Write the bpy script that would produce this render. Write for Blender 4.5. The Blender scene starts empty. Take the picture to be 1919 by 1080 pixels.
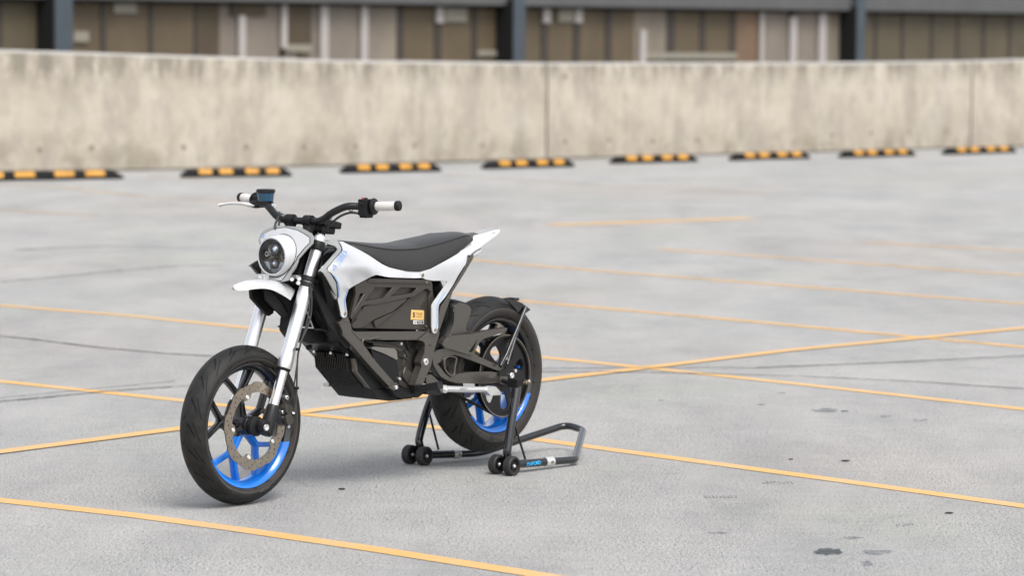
import bpy, bmesh, math, random
import numpy as np
from mathutils import Vector, Matrix, Euler
from mathutils.geometry import delaunay_2d_cdt
random.seed(7)
scene = bpy.context.scene
COL = scene.collection
PI = math.pi

# ------------------------------------------------------------------ camera
FPX, PITCH, ROLL, CAMH = 6037.0, 0.0796642861, 0.00978682632, 1.74076
_c, _s = math.cos(PITCH), math.sin(PITCH); _cr, _sr = math.cos(ROLL), math.sin(ROLL)
r0 = Vector((1, 0, 0)); u0 = Vector((0, _s, _c)); f0 = Vector((0, _c, -_s))
RGT = _cr * r0 + _sr * u0; UPV = -_sr * r0 + _cr * u0
cam_d = bpy.data.cameras.new('camera'); cam = bpy.data.objects.new('camera', cam_d); COL.objects.link(cam)
M = Matrix((RGT, UPV, -f0)).transposed().to_4x4(); M.translation = Vector((0, 0, CAMH))
cam.matrix_world = M
cam_d.sensor_width = 36; cam_d.lens = FPX / 1919 * 36; cam_d.clip_end = 3000; cam_d.clip_start = .1
cam_d.dof.use_dof = True; cam_d.dof.focus_distance = 11.8; cam_d.dof.aperture_fstop = 3.4
scene.camera = cam

# ------------------------------------------------------------------ world, sun, exposure
SUN_EL, SUN_AZ = math.radians(58), math.radians(150)      # azimuth measured from +Y towards +X
w = bpy.data.worlds.new('World'); scene.world = w; w.use_nodes = True
nt = w.node_tree; bg = nt.nodes['Background']
sky = nt.nodes.new('ShaderNodeTexSky'); sky.sky_type = 'NISHITA'; sky.sun_disc = False
sky.sun_elevation = SUN_EL; sky.sun_rotation = SUN_AZ; sky.air_density = 1.0; sky.dust_density = 3.0; sky.ozone_density = 1.0
hs = nt.nodes.new('ShaderNodeHueSaturation'); hs.inputs['Saturation'].default_value = .28
nt.links.new(sky.outputs[0], hs.inputs['Color']); nt.links.new(hs.outputs[0], bg.inputs[0]); bg.inputs[1].default_value = .15
sd = bpy.data.lights.new('sun', 'SUN'); sun = bpy.data.objects.new('sun', sd); COL.objects.link(sun)
sd.energy = 1.25; sd.angle = math.radians(30); sd.color = (1, .95, .88)
sdir = Vector((math.sin(SUN_AZ) * math.cos(SUN_EL), math.cos(SUN_AZ) * math.cos(SUN_EL), math.sin(SUN_EL)))
sun.rotation_euler = sdir.to_track_quat('Z', 'Y').to_euler(); sun.location = (0, 0, 20)
scene.view_settings.view_transform = 'Standard'; scene.view_settings.look = 'None'
scene.view_settings.exposure = .76; scene.view_settings.gamma = 1
scene.render.engine = 'CYCLES'

# ------------------------------------------------------------------ where points of the place stand
def ray(u, v):
    """direction of the ray through photo pixel (u, v) - used to measure the place"""
    return f0 + RGT * ((u - 960) / FPX) - UPV * ((v - 540) / FPX)
def ground(u, v, z=0.0):
    d = ray(u, v); t = (z - CAMH) / d.z
    return Vector((d.x * t, d.y * t, z))
PSI = -2.23266513
BH = Vector((math.cos(PSI), math.sin(PSI), 0)); BN = Vector((-BH.y, BH.x, 0)); B0 = Vector((-0.986583, 11.716324, 0))
def P(u, v, y):
    """point of the motorcycle frame (x forward, y to its left, z up) on the vertical plane y"""
    d = ray(u, v); t = (y + B0.dot(BN)) / d.dot(BN)
    q = Vector((0, 0, CAMH)) + d * t - B0
    return Vector((q.dot(BH), y, q.z))
def PX(u, v, fn):
    """same, on the surface x = fn(y, z)"""
    o = Vector((0, 0, CAMH)) - B0; d = ray(u, v)
    o = Vector((o.dot(BH), o.dot(BN), o.z)); d = Vector((d.dot(BH), d.dot(BN), d.z))
    lo, hi = 9.0, 14.0
    g = lambda t: (o + d * t).x - fn((o + d * t).y, (o + d * t).z)
    ts = np.linspace(lo, hi, 400); best = None
    for a, b in zip(ts[:-1], ts[1:]):
        if g(a) * g(b) <= 0:
            for _ in range(40):
                m = (a + b) / 2
                if g(a) * g(m) <= 0: b = m
                else: a = m
            best = a; break
    if best is None: best = min(ts, key=lambda t: abs(g(t)))
    return o + d * best

# ------------------------------------------------------------------ materials
def new_mat(name):
    m = bpy.data.materials.new(name); m.use_nodes = True
    return m, m.node_tree, m.node_tree.nodes['Principled BSDF']
def N(nt, t, **kw):
    n = nt.nodes.new(t)
    for k, v in kw.items():
        if k in n.inputs: n.inputs[k].default_value = v
        else: setattr(n, k, v)
    return n
def math_n(nt, op, a, b=None, clamp=False):
    n = nt.nodes.new('ShaderNodeMath'); n.operation = op; n.use_clamp = clamp
    for i, x in enumerate((a, b)):
        if x is None: continue
        if isinstance(x, (int, float)): n.inputs[i].default_value = x
        else: nt.links.new(x, n.inputs[i])
    return n.outputs[0]
def ramp(nt, fac, stops):
    r = nt.nodes.new('ShaderNodeValToRGB'); el = r.color_ramp.elements
    el[0].position, el[0].color = stops[0][0], (*stops[0][1], 1)
    el[1].position, el[1].color = stops[-1][0], (*stops[-1][1], 1)
    for p, c in stops[1:-1]:
        e = el.new(p); e.color = (*c, 1)
    nt.links.new(fac, r.inputs[0]); return r.outputs[0]
def g3(v): return (v, v, v)
def mixc(nt, fac, a, b, blend='MIX'):
    n = nt.nodes.new('ShaderNodeMix'); n.data_type = 'RGBA'; n.blend_type = blend
    for i, x in ((0, fac), (6, a), (7, b)):
        if isinstance(x, (int, float)): n.inputs[i].default_value = x
        elif isinstance(x, tuple): n.inputs[i].default_value = (*x, 1)
        else: nt.links.new(x, n.inputs[i])
    return n.outputs[2]
def coords(nt, kind='Object', scale=None):
    tc = nt.nodes.new('ShaderNodeTexCoord'); o = tc.outputs[kind]
    if scale:
        mp = nt.nodes.new('ShaderNodeMapping'); mp.inputs['Scale'].default_value = scale
        nt.links.new(o, mp.inputs[0]); o = mp.outputs[0]
    return o
def noise(nt, co, scale, detail=4, rough=.5):
    n = nt.nodes.new('ShaderNodeTexNoise'); n.inputs['Scale'].default_value = scale
    n.inputs['Detail'].default_value = detail; n.inputs['Roughness'].default_value = rough
    nt.links.new(co, n.inputs['Vector']); return n.outputs[0]
def bump(nt, b, h, strength=.3, dist=.001):
    n = nt.nodes.new('ShaderNodeBump'); n.inputs['Strength'].default_value = strength; n.inputs['Distance'].default_value = dist
    nt.links.new(h, n.inputs['Height']); nt.links.new(n.outputs[0], b.inputs['Normal'])

def simple(name, col, rough=.4, metal=0.0, coat=0.0, var=.12, nscale=40, bmp=0.0, bscale=600, spec=.5):
    m, nt, b = new_mat(name)
    co = coords(nt); n = noise(nt, co, nscale, 5, .6)
    lo = tuple(c * (1 - var) for c in col); hi = tuple(min(1, c * (1 + var)) for c in col)
    nt.links.new(ramp(nt, n, [(.3, lo), (.7, hi)]), b.inputs['Base Color'])
    rr = ramp(nt, noise(nt, co, nscale * 2.3, 4, .6), [(.3, g3(max(0, rough - .02))), (.7, g3(min(1, rough + .02)))])
    nt.links.new(rr, b.inputs['Roughness'])
    b.inputs['Metallic'].default_value = metal; b.inputs['Coat Weight'].default_value = coat; b.inputs['Coat Roughness'].default_value = .06
    b.inputs['Specular IOR Level'].default_value = spec
    if bmp: bump(nt, b, noise(nt, co, bscale, 3, .6), bmp, .0005)
    return m

MT = {}
MT['white'] = simple('white_gloss_paint', (.54, .55, .565), .14, 0, .6, .02)
MT['lens_white'] = simple('reflector_white', (.7, .75, .8), .2, .3, 0, .05)
MT['grey_trim'] = simple('grey_trim_paint', (.30, .31, .30), .22, 0, .5, .05)
MT['bronze'] = simple('satin_graphite_frame', (.150, .140, .127), .26, .75, 0, .03, 6, 0)
MT['plastic'] = simple('dark_battery_plastic', (.046, .041, .036), .22, 0, 0, .04, 8, 0)
MT['black'] = simple('black_plastic', (.009, .009, .010), .45, 0, 0, .15, 40, .08, 700, spec=.28)
MT['matte_black'] = simple('matte_black', (.008, .008, .008), .65, 0, 0, .2, spec=.3)
MT['gloss_black'] = simple('gloss_black_paint', (.008, .0085, .01), .13, 0, .5, .2)
MT['satin_black'] = simple('satin_black_paint', (.010, .010, .011), .32, 0, 0, .1, spec=.35)
MT['seat'] = simple('seat_vinyl', (.021, .0195, .018), .42, 0, 0, .06, 60, .5, 300)
MT['alu'] = simple('polished_aluminium', (.93, .93, .935), .38, 1, 0, .01, 8)
MT['chrome'] = simple('chrome', (.90, .90, .91), .2, 1, 0, .01, 8)
MT['steel'] = simple('brushed_steel', (.40, .345, .28), .36, 1, 0, .12, 50)
MT['cast'] = simple('cast_silver', (.66, .66, .65), .36, .6, 0, .06, 40, .2, 500)
MT['motor'] = simple('motor_housing', (.060, .054, .047), .38, .4, 0, .1, 40, .3, 400)
MT['motor_cover'] = simple('bead_blasted_cover', (.20, .19, .17), .4, .4, 0, .06)
MT['fin'] = simple('cast_fin_black', (.035, .034, .033), .28, .3, 0, .05)
MT['grip'] = simple('off_white_grip_rubber', (.60, .575, .54), .65, 0, 0, .12, 80, .6, 500)
MT['blue'] = simple('blue_paint', (.012, .13, .75), .2, 0, .6, .05)
MT['pale_blue'] = simple('pale_blue_print', (.33, .45, .80), .4, 0, 0, .3, 60)
MT['line_blue'] = simple('blue_pinstripe', (.16, .34, .62), .35)
MT['gold'] = simple('gold_sticker', (.72, .47, .16), .4, 0, 0, .06)
MT['ink'] = simple('black_ink', (.012, .012, .012), .5)
MT['gold_ink'] = simple('brown_ink', (.30, .18, .05), .5)
MT['sticker_white'] = simple('white_sticker', (.75, .75, .72), .4)
MT['tyre_letters'] = simple('raised_rubber_lettering', (.085, .08, .075), .6)
MT['fluid'] = simple('blue_fluid_reservoir', (.01, .06, .12), .12, 0, .5)
MT['oxford'] = simple('bright_blue_print', (.02, .38, .75), .35)
MT['hose'] = simple('hose_rubber', (.03, .03, .03), .38)
MT['braided'] = simple('braided_hose', (.35, .35, .35), .35, .8, 0, .3, 300)
MT['castor'] = simple('castor_rubber', (.018, .017, .017), .6, 0, 0, .35, 30)
MT['red'] = simple('red_switch', (.5, .03, .02), .4)
MT['caliper'] = simple('caliper_black', (.025, .025, .027), .3)

def mat_glass():
    m = bpy.data.materials.new('headlight_glass'); m.use_nodes = True; nt = m.node_tree; nt.nodes.clear()
    out = N(nt, 'ShaderNodeOutputMaterial'); tr = N(nt, 'ShaderNodeBsdfTransparent'); gl = N(nt, 'ShaderNodeBsdfGlossy', Roughness=.02)
    tr.inputs[0].default_value = (.9, .95, 1, 1)
    fr = N(nt, 'ShaderNodeFresnel', IOR=1.5); mx = N(nt, 'ShaderNodeMixShader')
    nt.links.new(fr.outputs[0], mx.inputs[0]); nt.links.new(tr.outputs[0], mx.inputs[1]); nt.links.new(gl.outputs[0], mx.inputs[2])
    nt.links.new(mx.outputs[0], out.inputs[0]); return m
MT['glass'] = mat_glass()

def mat_rim(name, a, b):
    """black wheel whose lower part (z < a + b x) is painted blue"""
    m, nt, bs = new_mat(name)
    sx = N(nt, 'ShaderNodeSeparateXYZ'); nt.links.new(coords(nt), sx.inputs[0])
    lim = math_n(nt, 'ADD', math_n(nt, 'MULTIPLY', sx.outputs[0], b), a)
    lim2 = math_n(nt, 'ADD', math_n(nt, 'MULTIPLY', sx.outputs[0], -.25), -.030)      # spokes change colour higher up than the rim
    rr = math_n(nt, 'SQRT', math_n(nt, 'ADD', math_n(nt, 'MULTIPLY', sx.outputs[0], sx.outputs[0]), math_n(nt, 'MULTIPLY', sx.outputs[2], sx.outputs[2])))
    isr = math_n(nt, 'GREATER_THAN', rr, .2005)
    lim = math_n(nt, 'ADD', math_n(nt, 'MULTIPLY', lim, isr), math_n(nt, 'MULTIPLY', lim2, math_n(nt, 'SUBTRACT', 1, isr)))
    f = math_n(nt, 'LESS_THAN', sx.outputs[2], lim)
    nt.links.new(mixc(nt, f, (.009, .009, .011), (.002, .175, .68)), bs.inputs['Base Color'])
    bs.inputs['Roughness'].default_value = .2; bs.inputs['Coat Weight'].default_value = .6; bs.inputs['Coat Roughness'].default_value = .08
    return m
def mat_tyre(name, R, hw, ncut, lean):
    m, nt, b = new_mat(name)
    co = coords(nt); sx = N(nt, 'ShaderNodeSeparateXYZ'); nt.links.new(co, sx.inputs[0])
    X, Y, Z = sx.outputs
    ang = math_n(nt, 'DIVIDE', math_n(nt, 'ARCTAN2', Z, X), 2 * PI)
    ay = math_n(nt, 'DIVIDE', math_n(nt, 'ABSOLUTE', Y), hw)
    side = math_n(nt, 'MULTIPLY', math_n(nt, 'SIGN', Y), .17)
    wob = noise(nt, co, 9, 1)
    def groove(n, k, off, width, lo, hi):
        t = math_n(nt, 'ADD', math_n(nt, 'MULTIPLY', ang, n), math_n(nt, 'MULTIPLY', math_n(nt, 'POWER', ay, 1.6), k))
        t = math_n(nt, 'ADD', math_n(nt, 'ADD', t, side), off)
        fr = math_n(nt, 'FRACT', t); d = math_n(nt, 'ABSOLUTE', math_n(nt, 'SUBTRACT', fr, .5))
        g = math_n(nt, 'LESS_THAN', d, width)
        g = math_n(nt, 'MULTIPLY', g, math_n(nt, 'GREATER_THAN', ay, lo)); return math_n(nt, 'MULTIPLY', g, math_n(nt, 'LESS_THAN', ay, hi))
    g = math_n(nt, 'MAXIMUM', groove(ncut, lean, 0, .066, .08, .62), groove(ncut, lean * 1.4, .50, .065, .46, .88))
    dust = ramp(nt, noise(nt, co, 22, 6, .7), [(.35, g3(0)), (.75, g3(1))])
    base = mixc(nt, dust, (.011, .0108, .0105), (.028, .027, .026))
    spk = ramp(nt, noise(nt, co, 320, 2, .5), [(.72, g3(0)), (.78, g3(1))])
    base = mixc(nt, math_n(nt, 'MULTIPLY', spk, .25), base, (.25, .24, .22))
    rs = math_n(nt, 'SQRT', math_n(nt, 'ADD', math_n(nt, 'MULTIPLY', X, X), math_n(nt, 'MULTIPLY', Z, Z)))
    sw_ = math_n(nt, 'MULTIPLY', math_n(nt, 'LESS_THAN', rs, R - .046), math_n(nt, 'GREATER_THAN', rs, R - .300))
    base = mixc(nt, math_n(nt, 'MULTIPLY', sw_, .75), base, (.040, .035, .031))  # brownish reflection on the side wall is mixed into the colour
    ln = math_n(nt, 'LESS_THAN', math_n(nt, 'ABSOLUTE', math_n(nt, 'SUBTRACT', rs, R - .047)), .0011)
    base = mixc(nt, math_n(nt, 'MULTIPLY', ln, .5), base, (.12, .11, .10))
    nt.links.new(mixc(nt, g, base, (.0012, .0012, .0012)), b.inputs['Base Color']); b.inputs['Specular IOR Level'].default_value = .25
    nt.links.new(ramp(nt, dust, [(0, g3(.5)), (1, g3(.7))]), b.inputs['Roughness'])
    # concentric ribs on the side wall
    rr = math_n(nt, 'SQRT', math_n(nt, 'ADD', math_n(nt, 'MULTIPLY', X, X), math_n(nt, 'MULTIPLY', Z, Z)))
    rib = math_n(nt, 'MULTIPLY', math_n(nt, 'SINE', math_n(nt, 'MULTIPLY', rr, 1400)), math_n(nt, 'LESS_THAN', rr, R - .045))
    h = math_n(nt, 'ADD', math_n(nt, 'MULTIPLY', g, -3.0), math_n(nt, 'ADD', math_n(nt, 'MULTIPLY', rib, .12), math_n(nt, 'MULTIPLY', noise(nt, co, 260, 3), .5)))
    bump(nt, b, h, .7, .0012); return m

# ------------------------------------------------------------------ tagging and objects
def tag(o, label=None, cat=None, group=None, kind=None):
    for k, v in (('label', label), ('category', cat), ('group', group), ('kind', kind)):
        if v: o[k] = v
    return o
def empty(name, loc=(0, 0, 0), rz=0):
    o = bpy.data.objects.new(name, None); o.location = loc; o.rotation_euler = (0, 0, rz); o.empty_display_size = .2
    COL.objects.link(o); return o

class MB:
    """collects shapes; build() links them as one mesh object"""
    def __init__(s): s.v = []; s.f = []; s.mi = []; s.cur = 0
    def add(s, vs, fs):
        n = len(s.v); s.v += [tuple(x) for x in vs]; s.f += [tuple(i + n for i in f) for f in fs]; s.mi += [s.cur] * len(fs); return s
    def box(s, c, size, R=None):
        R = R or Matrix.Identity(3); hx, hy, hz = [k / 2 for k in size]; c = Vector(c)
        vs = [c + R @ Vector((a * hx, b * hy, d * hz)) for a in (-1, 1) for b in (-1, 1) for d in (-1, 1)]
        return s.add(vs, [(0, 1, 3, 2), (4, 6, 7, 5), (0, 4, 5, 1), (2, 3, 7, 6), (0, 2, 6, 4), (1, 5, 7, 3)])
    def tube(s, pts, r, n=12, smooth=True, sub=5, caps=True, squash=None):
        pts = [Vector(p) for p in pts]; rs = list(r) if hasattr(r, '__len__') else [r] * len(pts)
        if smooth and len(pts) > 2:
            q = []; qr = []
            for i in range(len(pts) - 1):
                p0 = pts[max(i - 1, 0)]; p1 = pts[i]; p2 = pts[i + 1]; p3 = pts[min(i + 2, len(pts) - 1)]
                for k in range(sub):
                    t = k / sub
                    q.append(.5 * ((2 * p1) + (p2 - p0) * t + (2 * p0 - 5 * p1 + 4 * p2 - p3) * t * t + (3 * p1 - p0 - 3 * p2 + p3) * t ** 3))
                    qr.append(rs[i] * (1 - t) + rs[i + 1] * t)
            q.append(pts[-1]); qr.append(rs[-1]); pts, rs = q, qr
        vs = []; fs = []; up = None
        for i, p in enumerate(pts):
            d = (pts[min(i + 1, len(pts) - 1)] - pts[max(i - 1, 0)]).normalized()
            if up is None:
                up = Vector((0, 0, 1)) if abs(d.z) < .9 else Vector((1, 0, 0))
            up = (up - d * up.dot(d)).normalized(); sd_ = d.cross(up)
            for k in range(n):
                a = 2 * PI * k / n
                e = up * math.cos(a) * (squash or 1) + sd_ * math.sin(a)
                vs.append(p + e * rs[i])
        for i in range(len(pts) - 1):
            for k in range(n):
                a = i * n + k; b = i * n + (k + 1) % n; fs.append((a, b, b + n, a + n))
        if caps: fs.append(tuple(range(n))[::-1]); fs.append(tuple(range(len(vs) - n, len(vs))))
        return s.add(vs, fs)
    def lathe(s, prof, c=(0, 0, 0), axis=(0, 1, 0), n=64, closed=True):
        """prof: [(radius, position along the axis)]"""
        ax = Vector(axis).normalized(); a1 = ax.orthogonal().normalized(); a2 = ax.cross(a1); c = Vector(c); m = len(prof)
        vs = [c + ax * y + (a1 * math.cos(2 * PI * k / n) + a2 * math.sin(2 * PI * k / n)) * r for k in range(n) for r, y in prof]
        fs = []
        for k in range(n):
            for j in range(m if closed else m - 1):
                fs.append((k * m + j, k * m + (j + 1) % m, ((k + 1) % n) * m + (j + 1) % m, ((k + 1) % n) * m + j))
        return s.add(vs, fs)
    def cyl(s, a, b, r, n=24, r2=None):
        return s.tube([a, b], [r, r if r2 is None else r2], n, smooth=False)
    def loft(s, rings, closed=True, caps=True):
        m = len(rings[0]); vs = [p for r in rings for p in r]; fs = []
        for i in range(len(rings) - 1):
            for k in range(m if closed else m - 1):
                a = i * m + k; b = i * m + (k + 1) % m; fs.append((a, b, b + m, a + m))
        if caps and closed: fs.append(tuple(range(m))[::-1]); fs.append(tuple(range(len(vs) - m, len(vs))))
        return s.add(vs, fs)
    def sheet(s, rows, th):
        """open grid of points given a thickness along each point's normal"""
        R = len(rows); C_ = len(rows[0]); g = [[Vector(p) for p in r] for r in rows]; nrm = []
        for i in range(R):
            for j in range(C_):
                du = g[min(i + 1, R - 1)][j] - g[max(i - 1, 0)][j]; dv = g[i][min(j + 1, C_ - 1)] - g[i][max(j - 1, 0)]
                nn = du.cross(dv); nrm.append(nn.normalized() if nn.length > 1e-12 else Vector((0, 0, 1)))
        top = [p for r in g for p in r]; bot = [p - n_ * th for p, n_ in zip(top, nrm)]; k = R * C_
        fs = []
        for i in range(R - 1):
            for j in range(C_ - 1):
                a = i * C_ + j; fs.append((a, a + C_, a + C_ + 1, a + 1)); fs.append((k + a, k + a + 1, k + a + C_ + 1, k + a + C_))
        loop = [j for j in range(C_)] + [i * C_ + C_ - 1 for i in range(1, R)] + [(R - 1) * C_ + j for j in range(C_ - 2, -1, -1)] + [i * C_ for i in range(R - 2, 0, -1)]
        for a, b in zip(loop, loop[1:] + loop[:1]): fs.append((a, b, b + k, a + k))
        return s.add(top + bot, fs)
    def mirror(s):
        n = len(s.v); vs = [(x, -y, z) for x, y, z in s.v]
        s.v += vs; fs = list(s.f); s.f += [tuple(i + n for i in reversed(f)) for f in fs]; s.mi += list(s.mi); return s
    def mirrored(s):
        m = MB(); m.v = [(x, -y, z) for x, y, z in s.v]; m.f = [tuple(reversed(f)) for f in s.f]; m.mi = list(s.mi); return m
    def islands(s):
        par = list(range(len(s.v)))
        def fd(a):
            while par[a] != a: par[a] = par[par[a]]; a = par[a]
            return a
        for f in s.f:
            for b in f[1:]: par[fd(f[0])] = fd(b)
        g = {}
        for f in s.f: g.setdefault(fd(f[0]), []).append(f)
        out = []
        for fs in g.values():
            u = sorted({i for f in fs for i in f}); mp = {a: b for b, a in enumerate(u)}; m = MB(); m.v = [s.v[i] for i in u]; m.f = [tuple(mp[i] for i in f) for f in fs]; m.mi = [0] * len(fs); out.append(m)
        return out
    def each(s, name, mat, parent=None, bevel=0, angle=35):
        """every loose piece becomes an object of its own"""
        return [m.build(name, mat, parent, bevel, angle) for m in s.islands()][0]
    def pair(s, name, mat, parent=None, bevel=0, angle=35):
        """the piece on the left side and its twin on the right side"""
        m2 = s.mirrored(); o = s.build(name, mat, parent, bevel, angle); m2.build(name, mat, parent, bevel, angle); return o
    def build(s, name, mat, parent=None, bevel=0, angle=35, origin=None, smooth=True, fix=True):
        me = bpy.data.meshes.new(name); o3 = Vector(origin) if origin is not None else Vector((0, 0, 0))
        me.from_pydata([tuple(Vector(v) - o3) for v in s.v], [], s.f)
        if fix:
            bm = bmesh.new(); bm.from_mesh(me); bmesh.ops.recalc_face_normals(bm, faces=bm.faces); bm.to_mesh(me); bm.free()
        mats = mat if isinstance(mat, (list, tuple)) else [mat]
        for m_ in mats: me.materials.append(m_)
        if len(mats) > 1: me.polygons.foreach_set('material_index', s.mi)
        if smooth:
            me.polygons.foreach_set('use_smooth', [True] * len(me.polygons)); me.set_sharp_from_angle(angle=math.radians(angle))
        me.update(); o = bpy.data.objects.new(name, me); COL.objects.link(o)
        if origin is not None: o.location = origin
        if parent is not None:
            o.parent = parent
            if origin is not None and parent.type == 'MESH': o.location = o3 - parent.location
            elif origin is None and parent.type == 'MESH' and parent.location.length > 0: o.location = -parent.location
        if bevel:
            b = o.modifiers.new('bevel', 'BEVEL'); b.width = bevel; b.segments = 2; b.limit_method = 'ANGLE'; b.angle_limit = math.radians(40); b.harden_normals = True
        return o

def inside(pts, poly):
    pts = np.asarray(pts, float); x, y = pts[:, 0], pts[:, 1]; c = np.zeros(len(pts), bool); n = len(poly); j = n - 1
    for i in range(n):
        xi, yi = poly[i]; xj, yj = poly[j]
        if yi != yj: c ^= ((yi > y) != (yj > y)) & (x < (xj - xi) * (y - yi) / (yj - yi) + xi)
        j = i
    return c
def triangulate(outer, holes=(), res=None, maxseg=None):
    loops = [list(outer)] + [list(h) for h in holes]; V = []; E = []
    for lp in loops:
        q = []
        for a, b in zip(lp, lp[1:] + lp[:1]):
            L = math.hypot(b[0] - a[0], b[1] - a[1]); k = max(1, int(math.ceil(L / maxseg))) if maxseg else 1
            for t in range(k): q.append((a[0] + (b[0] - a[0]) * t / k, a[1] + (b[1] - a[1]) * t / k))
        n = len(V); V += q; E += [(n + i, n + (i + 1) % len(q)) for i in range(len(q))]
    if res:
        A = np.array(outer); gx = np.arange(A[:, 0].min(), A[:, 0].max(), res); gy = np.arange(A[:, 1].min(), A[:, 1].max(), res)
        G = np.array([(x + (res / 2 if i % 2 else 0), y) for i, y in enumerate(gy) for x in gx])
        if len(G):
            k = inside(G, outer)
            for h in holes: k &= ~inside(G, h)
            B = np.array(V); G = G[k]
            if len(G):
                d = np.min(np.hypot(G[:, None, 0] - B[None, :, 0], G[:, None, 1] - B[None, :, 1]), 1); V += [tuple(g) for g in G[d > res * .45]]
    ov, oe, of, *_ = delaunay_2d_cdt([Vector(p) for p in V], E, [], 0, 1e-7)
    cen = np.array([[sum(ov[i][0] for i in f) / 3, sum(ov[i][1] for i in f) / 3] for f in of])
    k = inside(cen, outer)
    for h in holes: k &= ~inside(cen, h)
    return [tuple(p) for p in ov], [tuple(f) for f, q in zip(of, k) if q]
def solid(mb, front, back, tris):
    used = sorted({i for t in tris for i in t}); m = {a: b for b, a in enumerate(used)}; n = len(used)
    vs = [front[i] for i in used] + [back[i] for i in used]; fs = []; cnt = {}
    for t in tris:
        t = [m[i] for i in t]; fs.append(tuple(t)); fs.append(tuple(n + i for i in reversed(t)))
        for a, b in zip(t, t[1:] + t[:1]): cnt[(a, b)] = cnt.get((a, b), 0) + 1
    for (a, b) in cnt:
        if (b, a) not in cnt: fs.append((b, a, a + n, b + n))
    return mb.add(vs, fs)
def plate(mb, outer, y0, y1, holes=()):
    """flat plate between the planes y0 and y1; outline in (x, z)"""
    pts, tr = triangulate(outer, holes)
    return solid(mb, [(p[0], y1, p[1]) for p in pts], [(p[0], y0, p[1]) for p in pts], tr)
def rnd(poly, r=3, k=4):
    """round the corners of an outline"""
    out = []; n = len(poly)
    for i in range(n):
        a = Vector(poly[i - 1]); b = Vector(poly[i]); c = Vector(poly[(i + 1) % n])
        la = (a - b).length; lc = (c - b).length; q = min(r, la * .45, lc * .45)
        p0 = b + (a - b) * (q / la); p1 = b + (c - b) * (q / lc)
        for t in range(k + 1):
            t /= k; v = p0 * (1 - t) ** 2 + b * 2 * t * (1 - t) + p1 * t * t; out.append((v.x, v.y))
    return out
def smoothc(poly, k=4):
    out = []; n = len(poly)
    for i in range(n):
        p0, p1, p2, p3 = [Vector(poly[(i + d) % n]) for d in (-1, 0, 1, 2)]
        for j in range(k):
            t = j / k; q = .5 * ((2 * p1) + (p2 - p0) * t + (2 * p0 - 5 * p1 + 4 * p2 - p3) * t * t + (3 * p1 - p0 - 3 * p2 + p3) * t ** 3); out.append((q.x, q.y))
    return out
def pplate(mb, px, y0, y1, holes=(), r=0):
    """flat plate whose outer face (y1) has the outline measured in the photograph"""
    cv = lambda L: [(P(u, v, y1).x, P(u, v, y1).z) for u, v in L]
    if r: px = rnd(px, r)
    return plate(mb, cv(px), y0, y1, [cv(h) for h in holes])
def tps(ctrl):
    C = np.array(ctrl, float); n = len(C); U = lambda d: np.where(d > 0, d * d * np.log(d + 1e-12), 0)
    D = np.hypot(C[:, None, 0] - C[None, :, 0], C[:, None, 1] - C[None, :, 1]); K = np.zeros((n + 3, n + 3))
    K[:n, :n] = U(D) + np.eye(n) * 2; K[:n, n] = 1; K[:n, n + 1:] = C[:, :2]; K[n, :n] = 1; K[n + 1:, :n] = C[:, :2].T
    w_ = np.linalg.solve(K, np.r_[C[:, 2], 0, 0, 0])
    return lambda u, v: float(U(np.hypot(C[:, 0] - u, C[:, 1] - v)) @ w_[:n] + w_[n] + w_[n + 1] * u + w_[n + 2] * v)
def panel(mb, px, yf, th=.004, off=0.0, res=5, holes=()):
    """curved shell; outline in photo pixels, yf(u, v) gives its distance from the bike's middle plane"""
    pts, tr = triangulate(px, holes, res, res)
    fr = [P(u, v, yf(u, v) + off) for u, v in pts]
    return solid(mb, fr, [p - Vector((0, th, 0)) for p in fr], tr)
def text_mesh(txt, fn, name, mat, parent, size=1.0, bold=0.0, align='LEFT', spacing=1.0):
    """lettering; fn maps the flat (x, y) of the letters to a point in the place"""
    cu = bpy.data.curves.new('lettering', 'FONT'); cu.body = txt; cu.size = size; cu.offset = bold; cu.align_x = align; cu.space_character = spacing; cu.resolution_u = 3
    o = bpy.data.objects.new('lettering', cu); COL.objects.link(o); dg = bpy.context.evaluated_depsgraph_get(); dg.update()
    me = bpy.data.meshes.new_from_object(o.evaluated_get(dg)); bpy.data.objects.remove(o)
    mb = MB(); mb.add([fn(v.co.x, v.co.y) for v in me.vertices], [tuple(p.vertices) for p in me.polygons])
    return mb.build(name, mat, parent, smooth=False, fix=False)

# ================================================================== THE SETTING
A_ = Vector((math.cos(-.738056), math.sin(-.738056), 0)); Nn = Vector((-A_.y, A_.x, 0))
def an(a, n, z=0): return A_ * a + Nn * n + Vector((0, 0, z))
def strip(mb, pts, width, z):
    """flat painted strip along a centre line on the ground"""
    pts = [Vector((p.x, p.y, z)) for p in pts]; L = []; R = []
    for i, p in enumerate(pts):
        d = (pts[min(i + 1, len(pts) - 1)] - pts[max(i - 1, 0)]).normalized(); n = Vector((-d.y, d.x, 0)) * (width[i] if hasattr(width, '__len__') else width) / 2
        L.append(p + n); R.append(p - n)
    k = len(pts); return mb.add(L + R, [(i, i + 1, k + i + 1, k + i) for i in range(k - 1)])

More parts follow.
